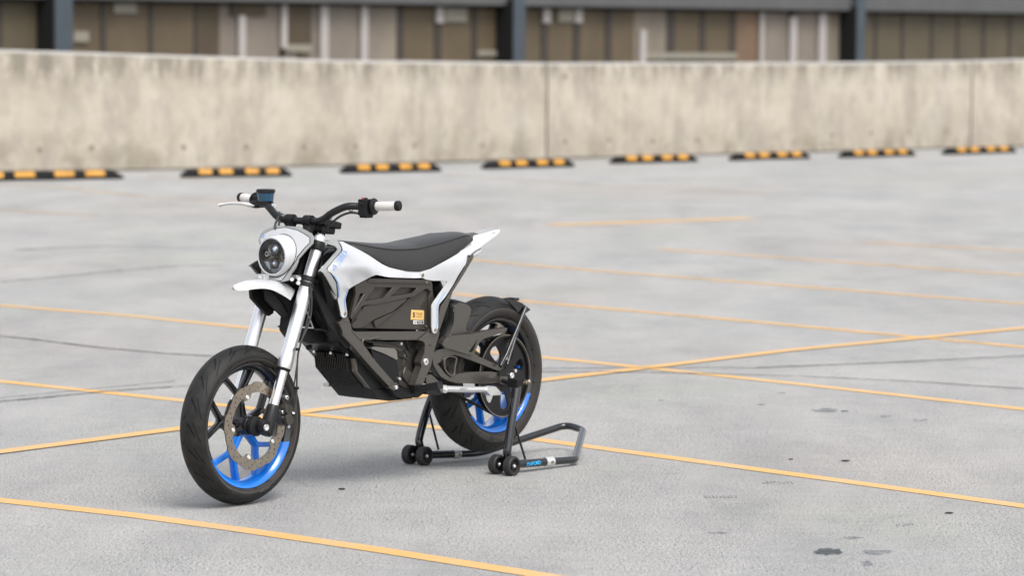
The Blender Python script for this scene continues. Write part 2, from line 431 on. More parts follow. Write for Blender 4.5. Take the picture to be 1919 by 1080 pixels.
def mat_deck():
    m, nt, b = new_mat('worn_concrete_deck'); co = coords(nt, 'Object')
    big = noise(nt, co, .35, 9, .68); st = noise(nt, coords(nt, 'Object', (1, .35, 1)), 1.6, 10, .74)
    mp = nt.nodes.new('ShaderNodeMapping'); mp.inputs['Rotation'].default_value = (0, 0, .9); mp.inputs['Scale'].default_value = (1, 5, 1)
    nt.links.new(co, mp.inputs[0]); brs = noise(nt, mp.outputs[0], 3.2, 10, .78)
    c = ramp(nt, big, [(.36, (.31, .315, .315)), (.5, (.42, .415, .405)), (.62, (.50, .49, .47))])
    c = mixc(nt, .55, c, ramp(nt, st, [(.38, (.27, .275, .28)), (.50, (.43, .425, .415)), (.60, (.53, .52, .505))]))
    c = mixc(nt, .38, c, ramp(nt, brs, [(.3, (.32, .32, .32)), (.68, (.50, .495, .485))]))
    warm = ramp(nt, noise(nt, co, .22, 3, .5), [(.45, g3(0)), (.7, g3(1))])
    c = mixc(nt, math_n(nt, 'MULTIPLY', warm, .5), c, (.98, .90, .84), 'MULTIPLY')
    grn = ramp(nt, noise(nt, co, .5, 3, .6), [(.5, g3(0)), (.7, g3(1))])
    c = mixc(nt, math_n(nt, 'MULTIPLY', grn, .5), c, (.90, .95, .87), 'MULTIPLY')
    # fine pores and aggregate, stronger in worn patches
    patch = ramp(nt, noise(nt, co, 1.3, 6, .75), [(.40, g3(.2)), (.58, g3(1))])
    p1 = ramp(nt, noise(nt, co, 95, 5, .85), [(.40, g3(1)), (.455, g3(0))])
    c = mixc(nt, math_n(nt, 'MULTIPLY', math_n(nt, 'MULTIPLY', p1, patch), .9), c, (.07, .07, .07))
    p2 = ramp(nt, noise(nt, co, 230, 3, .7), [(.38, g3(.45)), (.62, g3(1.3))]); c = mixc(nt, .7, c, p2, 'MULTIPLY')
    nt.links.new(c, b.inputs['Base Color'])
    nt.links.new(ramp(nt, st, [(.3, g3(.62)), (.7, g3(.80))]), b.inputs['Roughness'])
    b.inputs['Specular IOR Level'].default_value = .35
    bump(nt, b, math_n(nt, 'SUBTRACT', noise(nt, co, 130, 5, .75), math_n(nt, 'MULTIPLY', p1, .6)), .8, .006)
    return m
def mat_paint():
    m, nt, b = new_mat('yellow_line_paint'); co = coords(nt)
    wear = ramp(nt, noise(nt, co, 2.2, 6, .7), [(.35, g3(0)), (.75, g3(1))])
    c = mixc(nt, wear, (.66, .355, .08), (.58, .40, .19))
    ch = ramp(nt, noise(nt, co, 60, 5, .75), [(.51, g3(0)), (.57, g3(1))])
    c = mixc(nt, math_n(nt, 'MULTIPLY', ch, math_n(nt, 'ADD', math_n(nt, 'MULTIPLY', wear, .65), .16)), c, (.38, .37, .35))
    nt.links.new(c, b.inputs['Base Color']); b.inputs['Roughness'].default_value = .6
    bump(nt, b, noise(nt, co, 300, 3), .4, .002); return m
def mat_alpha(name, col, scale, lo, hi, strength, stretch=(1, 1, 1)):
    """thin mark that lets the concrete show through where it is worn"""
    m, nt, b = new_mat(name); co = coords(nt, 'Object', stretch)
    b.inputs['Base Color'].default_value = (*col, 1); b.inputs['Roughness'].default_value = .6
    a = ramp(nt, noise(nt, co, scale, 6, .75), [(lo, g3(0)), (hi, g3(strength))]); nt.links.new(a, b.inputs['Alpha']); return m

deck = MB().add([an(-31.5, -60), an(-31.5, 110), an(60, 110), an(60, -60)], [(0, 1, 2, 3)])
# the slab has a thickness and ends under the parapet
d_o = deck.build('parking_deck', mat_deck(), smooth=False, fix=False); tag(d_o, kind='structure', label='pale grey worn concrete parking deck')
lower = MB().add([(-900, -900, -3.6), (900, -900, -3.6), (900, 900, -3.6), (-900, 900, -3.6)], [(0, 1, 2, 3)])
tag(lower.build('ground', simple('lower_ground', (.16, .155, .15), .9, 0, 0, .2, .3), smooth=False), kind='structure')
ds = MB(); ds.box(an(-31.52, 25, -.35), (.05, 170, .66), Matrix.Rotation(-.738056, 3, 'Z'))
tag(ds.build('deck_edge', simple('deck_edge_concrete', (.35, .33, .30), .8)), kind='structure')

paint = mat_paint(); paint_pale = mat_alpha('weathered_yellow_paint', (.62, .37, .13), 3, .15, .5, 1.0); paint_faint = mat_alpha('faded_yellow_paint', (.62, .40, .20), 1.5, .25, .6, .75)
def ext(pts, d0, d1):
    """carry a line on past the frame, straight"""
    a = (pts[0] - pts[1]).normalized(); b = (pts[-1] - pts[-2]).normalized()
    return [pts[0] + a * d0] + pts + [pts[-1] + b * d1]
LINES = [
    ([(0, 939), (250, 967), (450, 994), (700, 1030.5), (1005, 1078.5)], .092, 6, 4),
    ([(0, 715.5), (345, 752), (565, 777), (800, 800), (1014, 826), (1280, 862), (1600, 905.5), (1919, 950)], .088, 8, 6),
    ([(0, 573), (250, 593), (520, 621), (1019, 670.7), (1210, 690), (1527, 724), (1919, 768)], .088, 10, 8),
    ([(850, 551), (1000, 566.8), (1412, 603.6), (1919, 651.5)], .088, 0, 8),
    ([(900, 489), (1000, 498.3), (1412, 531), (1919, 570)], .085, 1, 8),
    ([(1250, 468), (1919, 516.5)], .085, .1, 8),
    ([(1640, 455.5), (1919, 471)], .085, .1, 8),
    ([(0, 849), (337, 805), (640, 764), (1019, 713.8), (1206, 691.3), (1479, 657.8), (1919, 616)], .092, 8, 12),
    ([(1050, 421.5), (1393, 409.7)], .22, 0.1, .1),
    ([(-20, 344), (120, 352), (260, 368), (420, 378)], .10, 1, .5), ([(-20, 392), (60, 398), (140, 402)], .10, 1, .3),
    ([(860, 330), (1100, 346), (1400, 360)], .10, .3, .3), ([(300, 333), (420, 340)], .10, .2, .5)]
zz = .004
for i, (px, wd, e0, e1) in enumerate(LINES):
    g = ext([ground(u, v) for u, v in px], e0, e1)
    z = .002 if i not in (7,) else .004
    tag(strip(MB(), g, wd, z + i * .00008).build('parking_line', paint_faint if i >= 9 else paint_pale if i in (3, 4, 5, 6) else paint, smooth=False, fix=False), kind='structure')
skid = mat_alpha('tyre_mark_rubber', (.03, .03, .03), 9, .28, .58, .80, (1, 1, 1)); soft = mat_alpha('faint_tyre_mark', (.05, .05, .05), 8, .34, .62, .5)
MARKS = [([(-40, 627), (60, 637), (180, 652), (300, 663), (410, 670)], .035, skid), ([(-30, 532), (100, 521), (230, 508), (330, 500), (420, 498)], .07, soft),
         ([(-20, 756), (100, 745), (200, 735), (330, 726), (400, 722)], .028, skid), ([(0, 748), (150, 733), (330, 716)], .03, soft), ([(30, 470), (200, 462), (360, 466)], .10, soft),
         ([(1010, 698), (1250, 700), (1480, 706), (1700, 716), (1960, 733)], .028, skid), ([(1010, 692), (1200, 691), (1420, 691), (1600, 684), (1920, 668)], .022, skid), ([(1420, 690), (1700, 680), (1930, 670)], .03, soft)]
for i, (px, wd, m) in enumerate(MARKS):
    tag(strip(MB(), [ground(u, v) for u, v in px], wd, .0048 + i * .0001).build('tyre_mark', m, smooth=False, fix=False), kind='structure')
# oil stains, pores and small holes worn in the concrete
oil = mat_alpha('oil_stain', (.04, .05, .06), 30, .28, .55, .85); damp = mat_alpha('faint_damp_stain', (.09, .115, .14), 22, .36, .60, .55); hole = simple('pit_shadow', (.02, .02, .02), .8)
def blob(u, v, ru, rv, m, seed, z=.0055, n=26, jag=.28):
    R = random.Random(seed); c = ground(u, v); ex = ground(u + ru, v) - c; ey = ground(u, v + rv) - c
    ps = [c + (ex * math.cos(2 * PI * k / n) + ey * math.sin(2 * PI * k / n)) * (1 + jag * R.uniform(-1, 1)) for k in range(n)]
    mb = MB().add([(p.x, p.y, z) for p in ps], [tuple(range(n))]); tag(mb.build('stain', m, smooth=False, fix=False), kind='structure')
for i, (u, v, ru, rv, m, j) in enumerate([(1554, 1036, 27, 6, oil, .22), (1645, 1037, 30, 4, damp, .25), (1625, 1058, 10, 5, damp, .4), (1598, 1010, 18, 2, damp, .4), (1345, 1001, 24, 2, damp, .3),
        (1483, 862, 5, .8, hole, .1), (1585, 865, 9, 1.4, hole, .15), (1779, 963, 8, 1.4, hole, .1), (1779, 942, 7, .9, damp, .1), (641, 918, 7, 1.3, hole, .12), (1545, 771, 22, 4, damp, .3),
        (1583, 772, 7, 1.4, oil, .3), (1428, 760, 8, 1.2, damp, .3), (1240, 752, 6, 1, damp, .2), (1465, 738, 8, 1.2, damp, .2)]):
    blob(u, v, ru, rv, m, i + 3, .0030, jag=j)
# broken prints of a tread
for k, (u, v, w_, n_, ang) in enumerate([(1350, 931.5, 64, 9, -.001), (1456, 904.5, 62, 8, .01), (1725, 787, 26, 5, -.09), (1660, 780, 20, 5, -.05), (1695, 984, 34, 6, -.10)]):
    mb = MB(); R = random.Random(k)
    for row in (0, 1):
        for j in range(n_):
            if R.random() < .15: continue
            a = u - w_ / 2 + w_ * (j + .15 + row * .3) / n_; b = a + w_ / n_ * R.uniform(.4, .75); vv = v + row * 2.4 + ang * (a - u)
            q = [ground(a, vv), ground(b, vv), ground(b + 1, vv + 1.6), ground(a + 1, vv + 1.6)]; mb.add([(p.x, p.y, .0030) for p in q], [(0, 1, 2, 3)])
    tag(mb.build('tread_print', mat_alpha('tread_print_rubber', (.06, .06, .06), 60, .35, .6, .75), smooth=False, fix=False), kind='structure')

# ------------------------------------------------------------------ parapet walls
def mat_wall():
    m, nt, b = new_mat('stained_parapet_concrete'); co = coords(nt, 'Object')
    mp = nt.nodes.new('ShaderNodeMapping'); mp.inputs['Rotation'].default_value = (0, 0, .738); nt.links.new(co, mp.inputs[0])
    sx = N(nt, 'ShaderNodeSeparateXYZ'); nt.links.new(mp.outputs[0], sx.inputs[0])
    along = sx.outputs[1]
    def vec(sy, sz):
        cb = nt.nodes.new('ShaderNodeCombineXYZ'); nt.links.new(math_n(nt, 'MULTIPLY', along, sy), cb.inputs[0]); nt.links.new(math_n(nt, 'MULTIPLY', sx.outputs[2], sz), cb.inputs[1]); return cb.outputs[0]
    t = math_n(nt, 'DIVIDE', math_n(nt, 'SUBTRACT', along, 24), 20, True)   # paler and warmer towards the far end
    c = mixc(nt, t, (.42, .38, .315), (.60, .49, .385))
    c = mixc(nt, .5, c, ramp(nt, noise(nt, vec(1.0, .9), 1.5, 7, .7), [(.36, (.36, .30, .25)), (.50, (.52, .45, .37)), (.62, (.62, .555, .475))]))
    st = ramp(nt, noise(nt, vec(2.6, .8), 1.0, 6, .75), [(.42, g3(1)), (.52, g3(0))])
    cool = ramp(nt, noise(nt, vec(2.2, 1.5), 1.0, 3, .6), [(.4, g3(0)), (.65, g3(1))])
    c = mixc(nt, math_n(nt, 'MULTIPLY', cool, .35), c, (.93, .97, .92), 'MULTIPLY')
    c = mixc(nt, math_n(nt, 'MULTIPLY', st, .42), c, (.26, .235, .205))
    # drip stains under the coping and damp near the base
    zc = sx.outputs[2]
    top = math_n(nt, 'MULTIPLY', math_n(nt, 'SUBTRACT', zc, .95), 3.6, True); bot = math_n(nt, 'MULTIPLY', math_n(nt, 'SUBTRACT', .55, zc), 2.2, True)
    dr = ramp(nt, noise(nt, vec(4, .9), 1.0, 7, .75), [(.45, g3(0)), (.56, g3(1))])
    c = mixc(nt, math_n(nt, 'MULTIPLY', math_n(nt, 'MULTIPLY', dr, top), .75), c, (.17, .155, .12))
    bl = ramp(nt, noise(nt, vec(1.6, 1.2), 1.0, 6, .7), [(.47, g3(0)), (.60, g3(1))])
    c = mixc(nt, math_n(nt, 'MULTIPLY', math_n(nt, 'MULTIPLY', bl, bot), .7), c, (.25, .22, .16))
    nt.links.new(c, b.inputs['Base Color']); b.inputs['Roughness'].default_value = .85
    bump(nt, b, noise(nt, co, 18, 6, .7), .3, .01); return m
WM = mat_wall(); cap_m = simple('pale_coping', (.36, .35, .33), .8, 0, 0, .1, 4)
BASE = [((-300, 328), 1.50), ((0, 320), 1.463), ((300, 316), 1.410), ((640, 308), 1.349), ((1025, 296), 1.314), ((1300, 289), 1.320), ((1600, 281), 1.326), ((1820, 275), 1.353), ((1919, 273), 1.381), ((2300, 262), 1.42)]
WP = [(ground(*p), h) for p, h in BASE]
WP = [(WP[1][0] + (WP[1][0] - WP[2][0]) * 5, 1.5)] + WP[1:]
WP.append((WP[-1][0] + (WP[-1][0] - WP[-2][0]) * 4, 1.45))
def make_wall(i0, i1, label, first=False, last=False, holes=()):
    base = WP[i0][0].copy(); r = empty('parapet_wall', base); tag(r, label, 'wall', 'concrete parapet panels along the deck edge')
    secs = []; cap = []; n = i1 - i0
    for k in range(n + 1):
        p, h = WP[i0 + k]; q0 = WP[max(i0 + k - 1, 0)][0]; q1 = WP[min(i0 + k + 1, len(WP) - 1)][0]; d = (q1 - q0).normalized(); bk = Vector((-d.y, d.x, 0))
        if k == 0 and not first: p = p + d * .02
        if k == n and not last: p = p - d * .02
        p = p - base; t = .22
        z = lambda q, q_z: Vector((q.x, q.y, q_z))
        secs.append([z(p, -.6), z(p, h - .035), z(p + bk * t, h - .035), z(p + bk * t, -.6)])
        cap.append([z(p + bk * .01, h - .033), z(p + bk * .03, h), z(p + bk * (t - .02), h), z(p + bk * (t - .003), h - .033)])
    m = MB().loft(secs); wf = m.build('wall_face', WM, r, .006, 50)
    cp = MB().loft(cap).build('coping', cap_m, r, 0, 50)
    hm = MB()
    for u, v in holes:      # form-tie holes, shallow dark dimples set in the face
        for a, b in zip(WP[i0:i1], WP[i0 + 1:i1 + 1]):
            d = (b[0] - a[0]); nn = Vector((-d.y, d.x, 0)).normalized(); dr = ray(u, v); o = Vector((0, 0, CAMH)); t = (a[0] - o).dot(nn) / dr.dot(nn); q = o + dr * t
            s_ = (q - a[0]).dot(d) / d.length_squared
            if -.001 <= s_ <= 1.001:
                hm.lathe([(.0, .004), (.022, .004), (.034, 0), (.036, -.004)], q - base, -nn, 14, closed=False); break
    if hm.v: hm.build('tie_hole', simple('tie_hole_grime', (.22, .18, .14), .9), r)
    # world-aligned texture coordinates: keep the streak pattern continuous between panels
    return r
make_wall(0, 5 - 1, 'long left panel of the stained concrete parapet, streaked grey-brown', first=True, holes=[(75, 281), (172, 277), (345, 276), (462, 275), (570, 275), (667, 274), (777, 273), (905, 272)]).name
make_wall(4, 7, 'middle panel of the concrete parapet, cleaner and warmer beige', holes=[(1060, 143), (1060, 265), (1142, 262), (1224, 264), (1307, 263), (1560, 253), (1634, 249), (1705, 248), (1775, 246)])
make_wall(7, 10, 'right-hand end panel of the concrete parapet with dark mould streaks', last=True)
for o in list(COL.objects):
    if o.name.startswith('parapet_wall') and not o.children: bpy.data.objects.remove(o)

# gutter dirt with a contact shadow painted in, where the wall meets the deck
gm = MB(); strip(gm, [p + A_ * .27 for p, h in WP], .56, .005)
tag(gm.build('gutter_dirt_shadow', mat_alpha('gutter_grime_shadow', (.09, .082, .07), 2, .25, .60, .85), smooth=False, fix=False), kind='structure')

# ------------------------------------------------------------------ wheel stops
rub = simple('wheel_stop_rubber', (.012, .012, .012), .8, 0, 0, .3, 20, spec=.2); yel = simple('wheel_stop_yellow', (.50, .245, .03), .5, 0, 0, .3, 9)
L_ = 1.65; W2, H2 = .075, .10
def make_stop():
    r = empty('wheel_stop'); mb = MB()
    sec = lambda x, k: [Vector((-W2, x, 0)), Vector((-W2 * (.96), x, .03)), Vector((-W2 * .55, x, H2 * k)), Vector((W2 * .55, x, H2 * k)), Vector((W2 * .96, x, .03)), Vector((W2, x, 0))]
    mb.loft([sec(-L_ / 2, .32), sec(-L_ / 2 + .10, 1), sec(L_ / 2 - .10, 1), sec(L_ / 2, .32)]); mb.build('body', rub, r, .006, 40)
    for c in (-.50, -.185, .215, .53):
        p = MB()
        for sx_ in (1, -1):
            a = Vector((sx_ * W2 * .90, 0, .038)); b = Vector((sx_ * W2 * .60, 0, .094)); nrm = Vector((sx_ * .056, 0, .03)).normalized() * .004
            w2 = .10
            p.add([a + Vector((0, c - w2, 0)), a + Vector((0, c + w2, 0)), b + Vector((0, c + w2, 0)), b + Vector((0, c - w2, 0)),
                   a + nrm + Vector((0, c - w2, 0)), a + nrm + Vector((0, c + w2, 0)), b + nrm + Vector((0, c + w2, 0)), b + nrm + Vector((0, c - w2, 0))],
                  [(0, 1, 2, 3), (4, 5, 6, 7), (0, 1, 5, 4), (1, 2, 6, 5), (2, 3, 7, 6), (3, 0, 4, 7)])
        p.box((0, c, H2 + .002), (W2 * .95, .2, .003))
        p.build('yellow_panel', yel, r)
    return r
proto = make_stop()
STOPS = [(60, 341, 227, 335), (340, 333, 543, 330.5), (641, 325, 820, 321), (907, 317, 1070, 312.5), (1148, 307, 1300, 303), (1370, 301, 1512, 297), (1577, 296, 1708, 292), (1770, 290, 1898, 286)]
SL = ['leftmost black and yellow wheel stop, at the left edge of the photo', 'black and yellow wheel stop second from the left, just above the brake lever',
      'black and yellow wheel stop third from the left, above the bike seat', 'black and yellow wheel stop fourth from the left, beside the left wall joint',
      'black and yellow wheel stop just right of the left wall joint', 'black and yellow wheel stop third from the right end of the row',
      'black and yellow wheel stop second from the right end of the row', 'rightmost black and yellow wheel stop, under the right wall joint']
for i, (a, b, c, d) in enumerate(STOPS):
    p, q = ground(a, b), ground(c, d)
    if i == 0: q = ground(c, d); dr = (ground(340, 333) - q).normalized(); p = q - dr * 2.0
    mid = (p + q) / 2 + A_ * .01; dr = (q - p).normalized(); rz = math.atan2(-dr.x, dr.y)
    if i == 0: o = proto
    else:
        o = proto.copy(); COL.objects.link(o)
        for ch in proto.children:
            k = ch.copy(); COL.objects.link(k); k.parent = o
    o.location = (mid.x, mid.y, .004); o.rotation_euler = (0, 0, rz + (0, .012, -.010, .006, -.014, .010, -.004, .008)[i]); o.scale = (1, (q - p).length / L_, 1)
    tag(o, SL[i], 'wheel stop', 'rubber wheel stops along the parapet')

# ------------------------------------------------------------------ the building beyond the parapet
BA = -.673 * 62
def bpt(u, v, dd=0.0):
    """point of the facade plane (dd metres towards the deck)"""
    d = ray(u, v); t = (BA + dd) / (d.dot(A_)); return Vector((d.x * t, d.y * t, CAMH + d.z * t))
def bn(u, dd=0.0): return bpt(u, 80, dd).dot(Nn)
bld = empty('building', an(BA, bn(960), -3.6)); tag(bld, 'dark framed building with brown louvred screens behind the parapet', 'building')
BR = Matrix.Rotation(-.738056, 3, 'Z')
bo = bld.location.copy()
def bbox(mb, n0, n1, z0, z1, a0, a1):
    c = an((a0 + a1) / 2 + BA, (n0 + n1) / 2, (z0 + z1) / 2) - bo
    return mb.box(c, (abs(a1 - a0), abs(n1 - n0), abs(z1 - z0)), BR)
def mat_louvre(name, c, k=1.0):
    m, nt, b = new_mat(name); co = coords(nt); sx = N(nt, 'ShaderNodeSeparateXYZ'); nt.links.new(co, sx.inputs[0])
    s = math_n(nt, 'SINE', math_n(nt, 'MULTIPLY', sx.outputs[2], 2 * PI / .05)); f = math_n(nt, 'MULTIPLY', math_n(nt, 'ADD', s, 1), .5 * k)
    n = noise(nt, co, 1.2, 4, .6); base = ramp(nt, n, [(.3, tuple(x * .85 for x in c)), (.7, tuple(x * 1.15 for x in c))])
    nt.links.new(base, b.inputs['Base Color']); b.inputs['Roughness'].default_value = .6
    bump(nt, b, s, .35 * k, .01); return m
LV = {'o': mat_louvre('olive_louvre', (.105, .085, .052)), 'b': mat_louvre('brown_louvre', (.118, .088, .052)), 'd': mat_louvre('dark_brown_louvre', (.085, .062, .036)),
      'l': mat_louvre('beige_louvre', (.225, .19, .155)), 'g': mat_louvre('grey_beige_louvre', (.235, .20, .155)), 'r': mat_louvre('rust_brown_louvre', (.20, .13, .08))}
mull_m = simple('dark_mullion', (.05, .042, .034), .6); bluec = simple('blue_grey_column', (.062, .078, .094), .5, 0, 0, .1, 2); blk = simple('black_column_side', (.004, .004, .004), .9)
beam_m = simple('grey_fascia', (.10, .10, .10), .6, 0, 0, .1, 1.5); hdr_m = simple('dark_header', (.022, .02, .018), .7); lite = simple('pale_post_paint', (.42, .39, .37), .5); signm = simple('pale_notice_board', (.27, .25, .20), .6)
zt = bpt(960, 12).z + .12; ZB = -3.6
PAN = [(-400, -4, 'o'), (5, 77, 'o'), (137, 190, 'b'), (200, 280, 'b'), (288, 365, 'b'), (372, 413, 'd'), (413, 445, 'l'), (457, 525, 'l'), (535, 598, 'l'), (612, 674, 'l'), (686, 712, 'l'), (712, 745, 'g'),
       (757, 815, 'b'), (828, 885, 'b'), (895, 940, 'b'), (985, 1015, 'b'), (1028, 1075, 'b'), (1088, 1135, 'b'), (1147, 1190, 'b'), (1190, 1250, 'g'), (1265, 1313, 'b'), (1323, 1370, 'b'), (1380, 1422, 'r'),
       (1428, 1478, 'l'), (1490, 1532, 'l'), (1545, 1583, 'g'), (1622, 1640, 'o'), (1645, 1690, 'o'), (1695, 1745, 'o'), (1750, 1793, 'o'), (1798, 1842, 'o'), (1848, 1891, 'o'), (1896, 1990, 'o'), (1998, 2300, 'o')]
for a, b, k in PAN: bbox(MB(), bn(a), bn(b), ZB, zt, -.25, -.02).build('louvre_panel', LV[k], bld)
for a, b in [(-4, 5), (190, 200), (280, 288), (365, 372), (745, 757), (815, 828), (885, 895), (1015, 1028), (1075, 1088), (1135, 1147), (1250, 1265), (1313, 1323), (1370, 1380), (1640, 1645), (1690, 1695), (1745, 1750), (1793, 1798), (1842, 1848), (1891, 1896), (1990, 1998)]:
    bbox(MB(), bn(a), bn(b), ZB, zt, -.25, -.002).build('mullion', mull_m, bld)
for a, b, v0, v1 in [(445, 457, 28, 140), (525, 535, 4, 90), (598, 612, -10, 140), (674, 686, -10, 140), (1197, 1208, 55, 140), (1422, 1428, 18, 140), (1478, 1490, 30, 140), (1532, 1545, 25, 140), (815, 828, 10, 42), (1015, 1028, 12, 42), (1075, 1088, 14, 42)]:
    bbox(MB(), bn(a), bn(b), bpt(a, v1).z, min(zt, bpt(a, v0).z), .0, .06).build('post', lite, bld)
for a, b, v0, v1 in [(212, 255, -6, 24), (833, 873, 14, 40), (1045, 1073, 14, 40), (137, 165, 58, 78), (895, 938, 94, 104), (535, 582, 82, 96), (1208, 1380, 98, 110)]:
    bbox(MB(), bn(a), bn(b), bpt(a, v1).z, bpt(a, v0).z, -.018, .03).build('notice_board', signm, bld)
for a, b, v0, v1 in [(432, 497, -8, 28), (537, 582, -8, 82), (560, 576, 96, 120)]:
    bbox(MB(), bn(a), bn(b), bpt(a, v1).z, bpt(a, v0).z, -.018, .035).build('blind', LV['d'], bld)
for a, b, c in [(77, 103, 137), (938, 962, 985), (1583, 1605, 1622)]:
    q = .42; bbox(MB(), bn(b, q) - .03, bn(b, q) - .001, ZB, zt, 0, q + .002).build('column_side', blk, bld)  # thin black plate flush on the column's left side
    bbox(MB(), bn(b + 1, q), bn(c, q), ZB, 9, 0, q).build('column', bluec, bld)
# dark header band, sloping fascia beam, upper floor
s0, s1 = bn(560), bn(1919); z0, z1 = bpt(640, 5).z, bpt(1919, 24).z
def bprism(n0, n1, za0, za1, zb0, zb1, a0, a1):
    vs = [an(BA + a, n, z) - bo for a in (a0, a1) for n, z in ((n0, za0), (n1, za1), (n1, zb1), (n0, zb0))]
    return MB().add(vs, [(0, 1, 2, 3), (4, 5, 6, 7), (0, 1, 5, 4), (1, 2, 6, 5), (2, 3, 7, 6), (3, 0, 4, 7)])
sl = (z1 - z0) / (bn(1919) - bn(640)); zf = lambda n: z0 + sl * (n - bn(640))
nA, nB = bn(-500), bn(2500)
bprism(nA, nB, zf(nA) - .05, zf(nB) - .05, zf(nA) + .02, zf(nB) + .02, -.2, .10).build('header', hdr_m, bld)
bprism(nA, nB, zf(nA), zf(nB), zf(nA) + 1.2, zf(nB) + 1.2, -.1, .26).build('fascia_beam', beam_m, bld)
bbox(MB(), nA, nB, zt - .3, 9, -14, -.26).build('upper_floor', simple('upper_floor_render', (.30, .28, .25), .8), bld)
bbox(MB(), nA, nB, ZB, zt - .3, -14, -1.0).build('inner_wall', hdr_m, bld)

# ================================================================== THE MOTORCYCLE
bike = empty('motorcycle', B0, PSI)
tag(bike, 'white and black electric motorcycle with half blue wheels, propped on a paddock stand', 'motorcycle')
def bolt(mb, p, r=.006, ax=(0, 1, 0), h=.004):
    p = Vector(p); ax = Vector(ax).normalized(); mb.lathe([(0, -.002), (r, -.002), (r, h * .6), (r * .85, h), (r * .45, h), (r * .4, h * .5), (0, h * .5)], p, ax, 14, closed=False)

# ---- wheels
def wheel(c, R, prof, hwr, cut, tname, ncut, lean):
    c = Vector(c); a, b = cut
    m = mat_rim('split_black_blue_wheel_paint', a, b); mb = MB()
    k = hwr
    mb.lathe([(.2315, k), (.2305, k + .0025), (.226, k + .002), (.221, k - .002), (.213, k - .010), (.205, k * .55), (.2015, k * .2), (.2015, -k * .2), (.205, -k * .55), (.213, -k + .010), (.221, -k + .002), (.226, -k - .002), (.2305, -k - .0025), (.2315, -k),
              (.225, -k + .006), (.214, -k * .5), (.2125, 0), (.214, k * .5), (.225, k - .006)], c, n=120)
    def sp(p, q, w0, w1, t0, t1):
        p, q = Vector(p), Vector(q); d = (q - p).normalized(); s_ = Vector((-d.z, 0, d.x)); rings = []
        for t in (0, .15, .5, .85, 1):
            x = p.lerp(q, t); e = 1 + .25 * (abs(t - .5) * 2) ** 3; w_ = (w0 + (w1 - w0) * t) * e; h_ = t0 + (t1 - t0) * t
            rings.append([c + x + s_ * w_ * kx + Vector((0, h_ * ky, 0)) for kx, ky in ((-1, -.6), (-.6, -1), (.6, -1), (1, -.6), (1, .6), (.6, 1), (-.6, 1), (-1, .6))])
        mb.loft(rings)
    for i in range(5):
        A0 = math.radians(72 * i + 11); pol = lambda r, a_: (r * math.cos(a_), 0, r * math.sin(a_))
        sp(pol(.03, A0), pol(.118, A0), .013, .010, .024, .016)
        for s_ in (-1, 1): sp(pol(.108, A0), pol(.206, A0 + s_ * math.radians(21)), .0095, .0085, .014, .017)
    mb.lathe([(.020, .05), (.034, .05), (.037, .043), (.037, -.043), (.034, -.05), (.020, -.05)], c, n=40)
    wh = mb.build('wheel', m, bike, .0015, 40, origin=c)
    t = MB(); pr = prof + [(r, -y) for r, y in reversed(prof[:-1])]
    # smooth the tyre section
    q = []
    for i in range(len(pr) - 1):
        p0, p1, p2, p3 = [Vector(pr[min(max(i + d, 0), len(pr) - 1)]) for d in (-1, 0, 1, 2)]
        for j in range(4):
            s_ = j / 4; v = .5 * ((2 * p1) + (p2 - p0) * s_ + (2 * p0 - 5 * p1 + 4 * p2 - p3) * s_ * s_ + (3 * p1 - p0 - 3 * p2 + p3) * s_ ** 3); q.append((v.x, v.y))
    q.append(pr[-1]); q += [(.214, -pr[0][1] + .02), (.214, pr[0][1] - .02)]
    t.lathe(q, c, n=180); t.build('tyre', mat_tyre(tname, R, prof[2][1], ncut, lean), wh, 0, 60, origin=c)
    return wh
FC = Vector((0, 0, .293)); RC = Vector((-1.441, 0, .367))
p1, p2 = P(400, 863, .047) - FC, P(543, 828, .047) - FC; sb = (p2.z - p1.z) / (p2.x - p1.x); cutF = (p1.z - sb * p1.x, sb)
p1, p2 = P(884, 780, .062) - RC, P(991, 738, .062) - RC; sb = (p2.z - p1.z) / (p2.x - p1.x); cutR = (p1.z - sb * p1.x, sb)
fw = wheel(FC, .293, [(.2305, .043), (.238, .052), (.252, .0575), (.264, .055), (.277, .0425), (.2875, .024), (.293, 0)], .043, cutF, 'front_tyre_rubber', 20, 1.1)
rw = wheel(RC, .314, [(.2305, .060), (.240, .070), (.256, .076), (.272, .0735), (.292, .059), (.306, .034), (.314, 0)], .062, cutR, 'rear_tyre_rubber', 22, -.8)

def ring_text(txt, c, r, y, a0, size, parent, squish=1.0):
    # letters follow the side wall, tops towards the axle
    def fn(x, t):
        a = a0 + x / r; rr = r + t - size * .35
        return c + Vector((rr * math.cos(a), y, rr * math.sin(a)))
    return fn
def sidewall_text(txt, wh, c, r, y, adeg, size, outward=True):
    w_ = len(txt) * size * .62
    def fn(x, t):
        a = math.radians(adeg) + (x - w_ / 2) / r * (1 if outward else -1)
        rr = r + (t - size * .35) * (1 if outward else -1)
        # follow the bulge of the wall
        k = (rr - .252) / .02; return c + Vector((-rr * math.cos(a), y - .0022 * k * k, rr * math.sin(a)))
    return text_mesh(txt, fn, 'sidewall_lettering', MT['tyre_letters'], wh, size, .0003, spacing=1.05)
for txt, ad in (('ROSSO', 243), ('DIABLO', 272)):
    o = sidewall_text(txt, rw, RC, .255, .0785, ad, .027); o.location = -rw.location
for txt, ad in (('DIABLO ROSSO', 285), ('TUBELESS 110/70 R17', 235)):
    o = sidewall_text(txt, fw, FC, .2495, .0605, ad, .008); o.location = -fw.location

